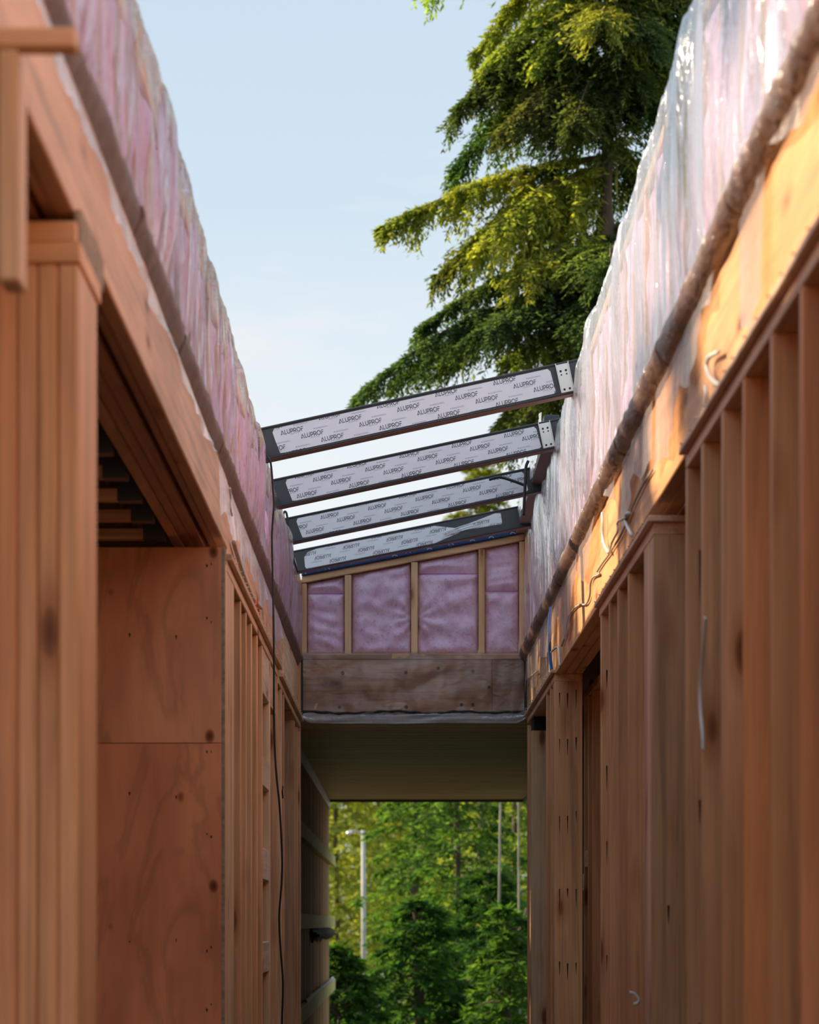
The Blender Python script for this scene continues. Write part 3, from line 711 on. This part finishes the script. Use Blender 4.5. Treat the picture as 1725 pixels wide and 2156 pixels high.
def flat(polys, w0, dy=.0004):
    vs, fs = [], []
    for q in polys:
        n = len(vs); vs += [(a, -w0, b) for a, b in q]; fs.append(list(range(n, n+len(q))))
    return vs, fs
def rafter(Y, pl, pr, h, film_px, label, bracket=False, flip=False, torn=False, org=(.1, .02), size=.0187):
    """pl, pr: pixels of the two ends of the top edge"""
    A, B = P(*pl, Y), P(*pr, Y); d = B-A; L = d.length; th = math.atan2(d.z, d.x)
    base = Vector((A.x, Y, A.z))-Vector((-math.sin(th), 0, math.cos(th)))*h
    t = empty('skylight_rafter', base, label=label, cat='rafter', group='skylight rafters'); t.rotation_euler = (0, -th, 0)
    k = h/.143
    prof = [(a, b*k) for a, b in PROF]
    def loc(name, vs, fs, m, parent=None, **kw):
        me = bpy.data.meshes.new(name); me.from_pydata([tuple(p) for p in vs], [], fs); me.materials.append(M[m])
        o = bpy.data.objects.new(name, me); C.objects.link(o); o.parent = parent or t; return tag(o, **kw)
    b = MB(); extr(b, prof, -.10, L+.10); loc('body', b.v, b.f, 'aluminium_dark')
    b = MB(); b.box(-.09, L+.09, -.026, .05, -.006, -.001); loc('bottom_cap', b.v, b.f, 'aluminium_reflect', label='underside cap with a reddish reflection painted in')
    mpp = F/Y*math.cos(th)
    U = lambda x: (x-pl[0])/mpp
    u0, u1 = U(film_px[0]), U(film_px[1]); v0, v1 = .011*k, .123*k
    if torn:
        um = U(907); un = U(957); ue = U(1051)
        c1 = [(u0+.008, v0-.012), (um-.01, v0-.006), (un+.012, .040), (un+.014, .064), (um+.02, v1-.004), (u0+.085, v1), (u0+.03, v1-.010), (u0+.004, v1-.035), (u0-.002, v0+.01)]
        c2 = [(un-.01, .046), (un+.06, .040), (ue-.006, .038), (ue+.002, .045), (ue+.004, .104), (ue-.05, .110), (un+.1, .088), (un-.01, .066)]
        c2 = [(un-.01, .050), (ue-.006, .040), (ue+.002, .046), (ue+.004, .104), (ue-.03, .110), (un-.01, .066)]
        convs = [c1, c2]
    else:
        convs = [[(u0+.012, v0+.002), (u0+.03, v0-.001), (u1-.008, v0), (u1+.001, v0+.006), (u1-.004, v1-.012), (u1-.014, v1+.001), (u0+.008, v1+.001), (u0-.002, v1-.014), (u0+.002, v1*.6)]]
    big, small = [], []
    b = MB()
    for cv in convs:
        n = len(cv); vs = [(a, -.0265, v) for a, v in cv]+[(a, -.0235, v) for a, v in cv]
        b.add(vs, [list(range(n)), [k2+n for k2 in range(n)][::-1]]+[[k2, k2+n, (k2+1) % n+n, (k2+1) % n] for k2 in range(n)])
    if torn:    # twisted folds where the film has peeled
        for q in ((.050, .072), (.058, .064), (.044, .054), (.066, .084)):
            b.tube([(un-.09, -.029, q[0]-.012), (un-.02, -.030, q[0]), (un+.05, -.030, (q[0]+q[1])/2), (un+.16, -.028, q[1])], [.001, .0025, .003, .001], 5)
    fo = loc('protective_film', b.v, b.f, 'protective_film', label='white protective film printed with dark blue lettering')
    a_ = (.262, -.0045); b_ = (.084, -.0335)
    bg_, sm_ = lattice(convs, size, flip, org, a_, b_)
    loc('logo_print', *flat(bg_, .0270), 'print_blue', fo, kind='stuff'); loc('small_print', *flat(sm_, .0270), 'print_grey', fo, kind='stuff')
    if bracket:
        ub = U(bracket); br_ = MB(); br_.box(ub-.030, ub+.030, -.034, -.026, .004, h-.012, b=.002); br_.box(ub-.030, ub-.026, -.042, -.03, .004, h-.006, b=.001); br_.box(ub+.026, ub+.030, -.042, -.03, .004, h-.006, b=.001)
        bo = loc('bracket', br_.v, br_.f, 'steel', label='pale metal bracket with screws')
        for uu, vv in ((-.012, .10), (.012, .10), (-.012, .084), (.012, .084), (-.012, .018), (.012, .018)):
            s = MB(); s.tube([(ub+uu, -.0345, vv), (ub+uu, -.0365, vv)], .0052 if vv != .084 else .0035, 8); loc('screw', s.v, s.f, 'black_rubber', bo)
    return t
rafter(11.77, (548, 902), (1190, 762), .143, (572, 1157), 'nearest dark skylight rafter with printed film, highest of the four', bracket=1181, org=(.135, .089))
rafter(13.1, (578, 1009), (1140, 889), .139, (600, 1128), 'second skylight rafter from the near end, metal bracket on its right', bracket=1144, org=(.235, .0825))
rafter(14.45, (606, 1090), (1112, 985), .138, (623, 1102), 'third skylight rafter, with a black gasket crossing its right end', org=(.225, .0895))
rafter(15.85, (618, 1160), (1090, 1066), .129, (636, 1050), 'furthest skylight rafter with torn peeling film and upside-down lettering', flip=True, torn=True, org=(.165, .066))
# perimeter rail on top of the right wall between the rafters
rl = empty('skylight_rail', (.74, 14.6, 3.40), label='dark edge rail along the top of the right wall under the rafters', cat='rail')
for ya, yb_ in ((13.165, 14.41), (14.515, 15.81), (15.915, 16.2)):
    board('body', rl, (.724, .80), (ya, yb_), (3.385, 3.52), m='aluminium_dark'); board('bottom_cap', rl, (.722, .80), (ya, yb_), (3.379, 3.385), m='aluminium_reflect')
for ya, yb_ in ((13.25, 14.35), (14.60, 15.75)):
    n1 = Waves(int(ya*10), 9, 22, 30); p, f = grid(np.linspace(ya, yb_, 40), np.linspace(3.39, 3.55, 10), lambda a, b: np.stack([.716+.004*n1(a, b), a, b], 1)); obj('clear_wrap', p, f, 'film', rl, smooth=True)

# ------------------------------------------------------------------ cables and pipe
def pp(pts, Yd): return [P(x, y, Yd) for x, y in pts]
cable('cable', [P(556, 955, 11.70)]+pp([(568, 968), (572, 990), (575, 1030), (577, 1062), (575, 1092), (573, 1130), (574, 1200), (576, 1300), (577, 1400), (577, 1500), (579, 1580), (583, 1640), (589, 1700), (594, 1800), (593, 1860), (588, 1930), (591, 2000), (596, 2070), (594, 2150), (592, 2260)], 11.6)+[P(592, 2424, 11.6)], .0048, 'black_rubber', 'long black cable hanging from the nearest rafter down the left wall')
cable('gasket', [P(x, y, 14.3) for x, y in ((607, 1150), (599, 1095), (597, 1083), (600, 1077), (604, 1083), (608, 1110), (614, 1150), (619, 1180), (628, 1205))], .006, 'black_rubber', 'black rubber gasket looped over the left end of the third rafter', cat='gasket')
cable('gasket', [P(x, y, 14.33) for x, y in ((1030, 1010), (1048, 1005), (1060, 1006), (1085, 1014), (1106, 1022))], .008, 'black_rubber', 'black rubber gasket lying across the right end of the third rafter', cat='gasket')
cable('gasket', [P(x, y, 14.30) for x, y in ((1113, 970), (1108, 982), (1107, 1000), (1105, 1040), (1103, 1085))], .008, 'black_rubber', 'black rubber gasket hanging upright beside the edge rail', cat='gasket')
def onR(pts, X=XR-.014): return [P(x, y, YR(x, X)) for x, y in pts]
cable('blue_pipe', [P(1163, 1262, 13.45), P(1160, 1285, 13.45), P(1158, 1310, 13.45), P(1157, 1350, 13.45), P(1159, 1385, 13.45), P(1162, 1412, 13.45)], .0085, 'blue_pipe', 'blue plastic water pipe dropping from the rolled sill to the plate', cat='pipe')
cable('cable', onR([(1514, 741), (1505, 745), (1494, 752), (1489, 765), (1491, 782), (1500, 800), (1516, 812)]), .0062, 'white_cable', 'white cable loop nearest the camera on the right rim board')
cable('cable', onR([(1486, 815), (1488, 830), (1487, 845), (1484, 862)]), .0058, 'white_cable', 'short white cable stub just below the nearest cable loop')
cable('cable', onR([(1326, 1080), (1320, 1082), (1316, 1092), (1321, 1108), (1331, 1128)]), .006, 'white_cable', 'white cable loop bent over beside the middle nailing strip')
cable('cable', onR([(1269, 1080), (1270, 1100), (1270, 1130), (1273, 1148), (1282, 1164)]), .006, 'white_cable', 'white cable hanging from a break in the rolled sill')
cable('cable', onR([(1374, 990), (1355, 1020), (1335, 1060), (1325, 1085), (1309, 1124), (1292, 1152), (1282, 1168), (1270, 1184), (1257, 1205), (1263, 1209), (1250, 1215), (1244, 1228), (1242, 1255), (1234, 1272), (1222, 1273), (1210, 1281), (1197, 1300), (1193, 1322), (1190, 1340), (1183, 1360)], XR-.004), .0042, 'grey_cable', 'long thin grey cable stapled in bends along the right rim')
cable('cable', onR([(1316, 1090), (1301, 1100), (1301, 1118), (1294, 1132), (1288, 1145), (1284, 1162)], XR-.018), .004, 'white_cable', 'thin white cable lit by sun beside the sill break')
cable('cable', onR([(1161, 1373), (1168, 1366), (1174, 1363), (1177, 1369), (1178, 1385), (1179, 1402)], XR-.03), .0045, 'white_cable', 'white cable looped over the plate beside the blue pipe')
cable('cable', onR([(1118, 1430), (1119, 1424), (1125, 1418), (1133, 1413)]), .0045, 'white_cable', 'short white cable end poking from the furthest rim board')
cable('cable', onR([(1486, 1300), (1483, 1342), (1478, 1400), (1475, 1450), (1476, 1500), (1480, 1545), (1481, 1580)], XR-.008), .005, 'white_cable', 'white cable running down the face of a right wall stud')
cable('cable', [P(1326, 2090, 8.85), P(1335, 2092, 8.85), P(1345, 2103, 8.85), P(1343, 2111, 8.85), P(1335, 2115, 8.85)], .006, 'white_cable', 'small white cable end hooked out low between right wall studs')
def onL(pts, X=XL+.006): return [P(x, y, YL(x, X)) for x, y in pts]
cable('cable', onL([(492, 1142), (497, 1160), (503, 1180), (511, 1205), (522, 1235), (533, 1260), (545, 1275), (551, 1281)], xh+.010), .008, 'grey_cable', 'grey armoured cable clipped below the left rolled sill')
cable('cable', onL([(484, 1028), (486, 1050), (486, 1072), (489, 1085)], xh+.016), .004, 'white_cable', 'thin white cable hanging at the end of the left beam')
obj('sheet_scrap', *grid(np.linspace(0, 1, 8), np.linspace(0, 1, 8), lambda a, b: np.stack([xh+.012+.02*a*b, 9.42-.28*a, 2.50+.05*b-.06*a*b], 1)), 'film_wrap', ul, smooth=True)
b = MB(); b.tube([(XL+.004, 10.95, 2.31), (XL+.004, 11.0, 2.34), (XL+.004, 11.2, 2.325), (XL+.004, 11.25, 2.30)], .005, 5); b.obj('paint_mark', 'orange_paint', wl)

# ------------------------------------------------------------------ trees
def wood_curve(a, b, sag, n=9):
    a, b = np.array(a), np.array(b); t = np.linspace(0, 1, n)[:, None]
    p = a+(b-a)*t; p[:, 2] += sag*np.sin(PI*t[:, 0])
    return p
def needles(curve, width, n_tw, n_lf, ll, lw, droop, g, tmin=.12):
    """leaflet quads: twigs leave the bough to both sides, hang and carry flat sprays"""
    n = len(curve); tt = tmin+(1-tmin)*g.random(n_tw)**.8
    x = tt*(n-1); i = np.clip(x.astype(int), 0, n-2); fr = (x-i)[:, None]
    base = curve[i]*(1-fr)+curve[i+1]*fr; fwd = curve[i+1]-curve[i]; fwd /= np.linalg.norm(fwd, axis=1)[:, None]
    side = np.cross(fwd, [0, 0, 1.0]); side /= np.linalg.norm(side, axis=1)[:, None]+1e-9
    sg = g.choice([-1.0, 1.0], n_tw)[:, None]
    ph = g.uniform(0, 6.28, 2); L = width*(1-.72*tt)*(.35+.75*g.random(n_tw))*(.55+.75*np.abs(np.sin(tt*11+ph[0]+.6*np.sin(tt*23+ph[1]))))
    d = side*sg*(.55+.5*g.random((n_tw, 1)))+fwd*(.35+.5*g.random((n_tw, 1)))+np.array([0, 0, -1.0])*(droop*(-.25+1.65*g.random((n_tw, 1))))
    d /= np.linalg.norm(d, axis=1)[:, None]
    s = (np.arange(n_lf)+.5)/n_lf
    q = base[:, None, :]+d[:, None, :]*(L[:, None]*s[None, :])[:, :, None]
    q[:, :, 2] -= (droop*.35)*(L[:, None]*s[None, :]**2)
    q = q.reshape(-1, 3); d2 = np.repeat(d, n_lf, 0); m = len(q)
    pl = np.cross(d2, np.array([0, 0, 1.0]))+g.normal(0, .35, (m, 3)); pl /= np.linalg.norm(pl, axis=1)[:, None]
    lr = g.choice([-1.0, 1.0], m)[:, None]
    ld = d2*.75+pl*lr*.8+g.normal(0, .22, (m, 3))+np.array([0, 0, -.25*droop]); ld /= np.linalg.norm(ld, axis=1)[:, None]
    wv = np.cross(ld, g.normal(0, 1, (m, 3))*.5+np.array([0, 0, 1.0])); wv /= np.linalg.norm(wv, axis=1)[:, None]+1e-9
    l = ll*(.55+.8*g.random(m))[:, None]*np.repeat(1.15-.5*tt, n_lf)[:, None]; ww = lw*(.6+.7*g.random(m))[:, None]
    v = np.stack([q, q+ld*l*.5+wv*ww, q+ld*l, q+ld*l*.5-wv*ww], 1).reshape(-1, 3)
    return v
def quads(name, v, m, parent, col, kind='stuff'):
    loc = Vector(v.mean(0)); n = len(v)//4
    me = bpy.data.meshes.new(name); me.vertices.add(n*4); me.vertices.foreach_set('co', (v-np.array(loc)).astype(np.float32).ravel())
    me.loops.add(n*4); me.loops.foreach_set('vertex_index', np.arange(n*4, dtype=np.int32)); me.polygons.add(n)
    me.polygons.foreach_set('loop_start', np.arange(0, n*4, 4, dtype=np.int32)); me.update(calc_edges=True)
    me.materials.append(M[m]); o = bpy.data.objects.new(name, me); C.objects.link(o); WL[o] = loc
    o.parent = parent; o.location = loc-WL[parent]; o.color = (*col, 1); o['kind'] = kind
    return o
G = np.random.default_rng(5)
GREEN, YEL, DARK = (.14, .19, .065), (.25, .31, .075), (.085, .13, .06)  # bough tones: sunlit yellow-green and shaded dark green put into the colour
# the tall hemlock over the right wall
TY = 26.0
th_ = empty('hemlock_tree', (P(1275, 0, TY).x, TY, -1.0), label='tall drooping hemlock rising above the right wall, moss on its boughs', cat='tree')
tp_ = [P(1300, 2400, TY), P(1290, 1500, TY), P(1282, 900, TY), P(1275, 500, TY), P(1283, 200, TY), P(1290, -250, TY), P(1292, -700, TY)]
b = MB(); b.tube(smooth_path(tp_, 4), [.16]*5+[.11]*8+[.06]*6+[.05]*6, 10); b.obj('trunk', 'bark', th_, smooth=True)
BG = [ # root px, tip px, depth offset of the tip, sag (m), spray width, droop, colour, density
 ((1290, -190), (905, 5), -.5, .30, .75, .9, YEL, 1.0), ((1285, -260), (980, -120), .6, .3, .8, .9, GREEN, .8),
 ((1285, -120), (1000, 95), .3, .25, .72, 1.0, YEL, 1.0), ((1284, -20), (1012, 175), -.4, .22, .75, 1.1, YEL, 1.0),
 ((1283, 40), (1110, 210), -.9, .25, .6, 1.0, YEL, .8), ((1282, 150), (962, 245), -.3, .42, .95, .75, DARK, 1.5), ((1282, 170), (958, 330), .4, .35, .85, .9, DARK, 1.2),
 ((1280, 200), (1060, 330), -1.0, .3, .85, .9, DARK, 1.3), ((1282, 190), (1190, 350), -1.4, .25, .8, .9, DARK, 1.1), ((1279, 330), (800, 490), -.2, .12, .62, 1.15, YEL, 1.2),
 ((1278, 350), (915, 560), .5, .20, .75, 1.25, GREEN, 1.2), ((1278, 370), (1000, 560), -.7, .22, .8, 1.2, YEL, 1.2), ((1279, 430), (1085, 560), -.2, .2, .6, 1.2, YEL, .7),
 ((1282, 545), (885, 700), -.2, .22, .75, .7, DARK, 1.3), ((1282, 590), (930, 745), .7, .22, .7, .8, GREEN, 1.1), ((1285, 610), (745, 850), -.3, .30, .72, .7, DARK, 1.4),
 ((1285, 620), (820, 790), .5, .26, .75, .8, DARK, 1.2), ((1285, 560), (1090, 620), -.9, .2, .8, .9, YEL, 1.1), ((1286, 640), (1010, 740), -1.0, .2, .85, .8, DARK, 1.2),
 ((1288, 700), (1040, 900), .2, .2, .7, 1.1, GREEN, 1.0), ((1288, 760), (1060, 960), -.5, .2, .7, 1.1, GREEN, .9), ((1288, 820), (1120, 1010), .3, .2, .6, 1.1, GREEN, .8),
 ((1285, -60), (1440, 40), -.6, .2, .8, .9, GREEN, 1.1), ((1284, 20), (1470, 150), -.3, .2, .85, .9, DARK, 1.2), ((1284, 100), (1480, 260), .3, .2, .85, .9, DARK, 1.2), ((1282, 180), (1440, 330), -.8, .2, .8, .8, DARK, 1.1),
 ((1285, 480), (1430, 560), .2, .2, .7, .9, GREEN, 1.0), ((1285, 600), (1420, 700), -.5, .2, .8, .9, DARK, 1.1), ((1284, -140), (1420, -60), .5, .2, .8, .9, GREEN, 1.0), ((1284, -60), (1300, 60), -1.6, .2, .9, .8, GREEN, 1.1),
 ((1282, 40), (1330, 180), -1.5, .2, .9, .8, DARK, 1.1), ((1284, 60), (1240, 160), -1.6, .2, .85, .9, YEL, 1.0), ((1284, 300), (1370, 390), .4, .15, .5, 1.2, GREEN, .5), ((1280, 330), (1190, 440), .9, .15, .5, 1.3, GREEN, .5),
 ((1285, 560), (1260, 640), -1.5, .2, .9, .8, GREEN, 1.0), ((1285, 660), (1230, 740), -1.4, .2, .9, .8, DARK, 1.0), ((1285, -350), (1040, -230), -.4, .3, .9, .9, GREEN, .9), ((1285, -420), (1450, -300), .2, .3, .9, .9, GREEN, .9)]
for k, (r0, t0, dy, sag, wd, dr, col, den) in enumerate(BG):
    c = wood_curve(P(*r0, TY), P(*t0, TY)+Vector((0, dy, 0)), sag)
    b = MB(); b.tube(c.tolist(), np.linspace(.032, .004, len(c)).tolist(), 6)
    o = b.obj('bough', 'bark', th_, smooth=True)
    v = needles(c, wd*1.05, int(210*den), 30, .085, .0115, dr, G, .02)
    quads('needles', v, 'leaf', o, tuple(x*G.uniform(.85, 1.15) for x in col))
for i in range(34):          # short boughs all round the trunk
    y = G.uniform(-380, 330) if i < 22 else G.uniform(520, 900); az = G.uniform(0, 2*PI); l = G.uniform(.7, 1.5)
    q = P(1284, y, TY); c = wood_curve(q, q+Vector((math.cos(az)*l, -abs(math.sin(az))*l*.8, -.25*l)), .12*l)
    b = MB(); b.tube(c.tolist(), np.linspace(.022, .004, len(c)).tolist(), 6); o = b.obj('bough', 'bark', th_, smooth=True)
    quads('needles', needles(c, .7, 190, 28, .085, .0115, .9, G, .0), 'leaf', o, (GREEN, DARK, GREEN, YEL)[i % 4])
b = MB()
for i in range(46):
    t = G.random(); k = int(G.integers(0, len(BG))); r0, t0 = BG[k][0], BG[k][1]; q = P(r0[0]+(t0[0]-r0[0])*t*.7, r0[1]+(t0[1]-r0[1])*t*.7, TY)+Vector((0, BG[k][2]*t*.7, .05)); l = G.uniform(.25, .7)
    b.tube([q, q+Vector((G.normal(0, .02), 0, -l*.5)), q+Vector((G.normal(0, .03), 0, -l))], [.006, .012, .002], 4)
b.obj('hanging_moss', 'moss_wood', th_, kind='stuff', smooth=True)
def conifer(name, label, base, H, R, nb, ntw, nlf, ll, lw, col, g, droop=.7, trunk='bark', group=None, z0=.4, tr=.09, pw=.7):
    e = empty(name, base, label=label, cat='tree'); bx = np.array(base)
    b = MB(); b.tube([bx, bx+np.array([g.normal(0, .05), 0, H*.5]), bx+np.array([g.normal(0, .08), 0, H])], [tr, tr*.7, .015], 8); b.obj('trunk', trunk, e, smooth=True)
    b = MB(); V = []
    for i in range(nb):
        h = z0+(H-z0)*((i+.5)/nb); az = i*2.39996+g.normal(0, .25); l = R*(1-h/H)**pw*(.75+.45*g.random())+.12
        a = bx+np.array([0, 0, h]); c = wood_curve(a, a+np.array([math.cos(az)*l, math.sin(az)*l, -.22*l+.05]), .10*l, 6)
        b.tube(c.tolist(), np.linspace(.018, .003, 6).tolist(), 4); V.append(needles(c, l*.55+.12, ntw, nlf, ll, lw, droop, g, .08))
    b.obj('boughs', 'bark', e, kind='stuff', smooth=True); quads('needles', np.concatenate(V), 'leaf', e, col)
    return e
def at(x, Y, z=-1.0): return (P(x, 0, Y).x, Y, z)
K = dict(ll=.15, lw=.022)
def bgtree(label, x, Y, H, R, nb, col, name='hemlock_tree', far=False, **kw):
    conifer(name, label, at(x, Y), H, R, nb, 17 if not far else 18, 12, .25 if far else .17, .040 if far else .024, col, G, droop=.6 if far else .38, **kw)
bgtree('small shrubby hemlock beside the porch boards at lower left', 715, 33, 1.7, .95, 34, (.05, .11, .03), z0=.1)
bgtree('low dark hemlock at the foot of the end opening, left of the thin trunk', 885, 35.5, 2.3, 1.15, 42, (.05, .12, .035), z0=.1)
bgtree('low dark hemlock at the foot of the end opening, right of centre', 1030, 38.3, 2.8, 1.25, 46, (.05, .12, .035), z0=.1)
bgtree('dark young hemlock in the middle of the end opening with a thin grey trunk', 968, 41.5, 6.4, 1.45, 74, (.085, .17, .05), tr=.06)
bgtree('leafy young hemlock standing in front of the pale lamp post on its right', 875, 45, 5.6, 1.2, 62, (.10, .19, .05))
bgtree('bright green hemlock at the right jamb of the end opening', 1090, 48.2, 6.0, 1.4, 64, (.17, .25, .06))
bgtree('tall sunlit yellow tree seen between the rafters beyond the far wall', 1010, 53, 11.4, 2.3, 90, (.24, .27, .05), z0=5.2)  # sunlit yellow is put into the leaf colour
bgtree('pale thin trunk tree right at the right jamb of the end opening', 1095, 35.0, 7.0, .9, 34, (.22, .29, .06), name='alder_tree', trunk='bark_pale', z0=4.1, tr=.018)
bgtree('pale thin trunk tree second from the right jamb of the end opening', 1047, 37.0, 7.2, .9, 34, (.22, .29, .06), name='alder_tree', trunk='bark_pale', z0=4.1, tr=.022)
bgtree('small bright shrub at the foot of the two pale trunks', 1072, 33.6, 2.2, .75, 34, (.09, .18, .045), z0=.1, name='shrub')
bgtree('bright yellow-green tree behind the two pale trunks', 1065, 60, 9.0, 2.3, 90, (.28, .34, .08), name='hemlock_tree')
bgtree('sunlit yellow-green tree left of the lamp post', 715, 76, 9.5, 2.4, 100, (.30, .34, .085), far=True)  # sunlit tone put into the leaf colour, also on the next tree
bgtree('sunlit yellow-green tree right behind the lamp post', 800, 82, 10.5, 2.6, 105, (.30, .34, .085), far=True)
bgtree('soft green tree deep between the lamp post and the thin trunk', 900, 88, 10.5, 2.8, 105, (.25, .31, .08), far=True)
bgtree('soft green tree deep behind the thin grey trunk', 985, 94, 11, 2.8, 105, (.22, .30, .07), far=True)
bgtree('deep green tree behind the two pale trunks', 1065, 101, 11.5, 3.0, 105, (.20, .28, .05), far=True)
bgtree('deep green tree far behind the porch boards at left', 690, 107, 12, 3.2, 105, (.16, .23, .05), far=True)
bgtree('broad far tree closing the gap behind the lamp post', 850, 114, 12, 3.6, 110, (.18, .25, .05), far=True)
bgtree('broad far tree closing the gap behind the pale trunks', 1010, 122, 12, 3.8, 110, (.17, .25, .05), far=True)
conifer('hemlock_tree', 'dark tree behind the left wall with only twig tips showing over it', (-4.4, 30.0, -1.0), 8.2, 2.75, 60, 14, 12, .12, .018, DARK, G, z0=3.0)
# trees left of the house, outside the view, that break up the low sun
conifer('hemlock_tree', 'broad dense tree left of the house that shades the far end of the right wall', (-9.9, 18.3, -1.0), 24.0, 4.6, 100, 18, 10, .32, .08, GREEN, G, z0=5.0)
conifer('hemlock_tree', 'thin tree left of the house that dapples the near end of the right wall', (-9.8, 11.2, -1.0), 18.0, 1.7, 44, 11, 9, .30, .055, GREEN, G, z0=5.0)
conifer('broad_tree', 'low round-topped tree left of the house that dapples the middle of the right wall', (-6.0, 11.3, -1.0), 7.9, 1.1, 50, 14, 9, .22, .05, GREEN, G, z0=3.6, pw=.25)
# lamp post
lp = empty('lamp_post', at(765, 70, -2.0), label='pale weathered lamp post with a short arm in the end opening', cat='lamp post')
b = MB(); b.tube([P(766, 2220, 70), P(766, 1980, 70), P(765, 1748, 70)], [.07, .065, .055], 10); b.obj('post', 'pole_paint', lp, smooth=True)
b = MB(); b.tube(smooth_path([P(765, 1757, 70), P(755, 1752, 70), P(745, 1750, 70), P(736, 1753, 70)], 4), .03, 8); b.obj('arm', 'pole_paint', lp, smooth=True)
b = MB(); b.tube([P(742, 1751, 70), P(735, 1754, 70), P(729, 1757, 70)], [.04, .075, .03], 8); b.obj('lamp_head', 'steel', lp, smooth=True)
# low wall far off
lw_ = empty('garden_wall', P(760, 2075, 60), label='low dark stone wall with a pale cap behind the shrubs', cat='wall', kind='thing')
X0, X1 = P(716, 0, 60).x, P(826, 0, 60).x
for r in range(3):
    n = 7; o_ = .5*(r % 2)
    for k in range(n):
        a = X0+(X1-X0)*max(0, (k-o_))/n; c = X0+(X1-X0)*min(n, (k+1-o_))/n
        z1 = P(0, 2060, 60).z-r*.16
        board('stone', lw_, (a+.008, c-.008), (60+rnd.uniform(0, .02), 60.3), (z1-.152, z1), m='stone', b=.015)
board('cap', lw_, (X0-.03, X1+.03), (59.95, 60.33), (P(0, 2060, 60).z+.008, P(0, 2053, 60).z+.02), m='pole_paint', b=.01)
board('footing', lw_, (X0, X1), (60.03, 60.28), (-1.2, P(0, 2060, 60).z-.48), m='stone', b=.01)
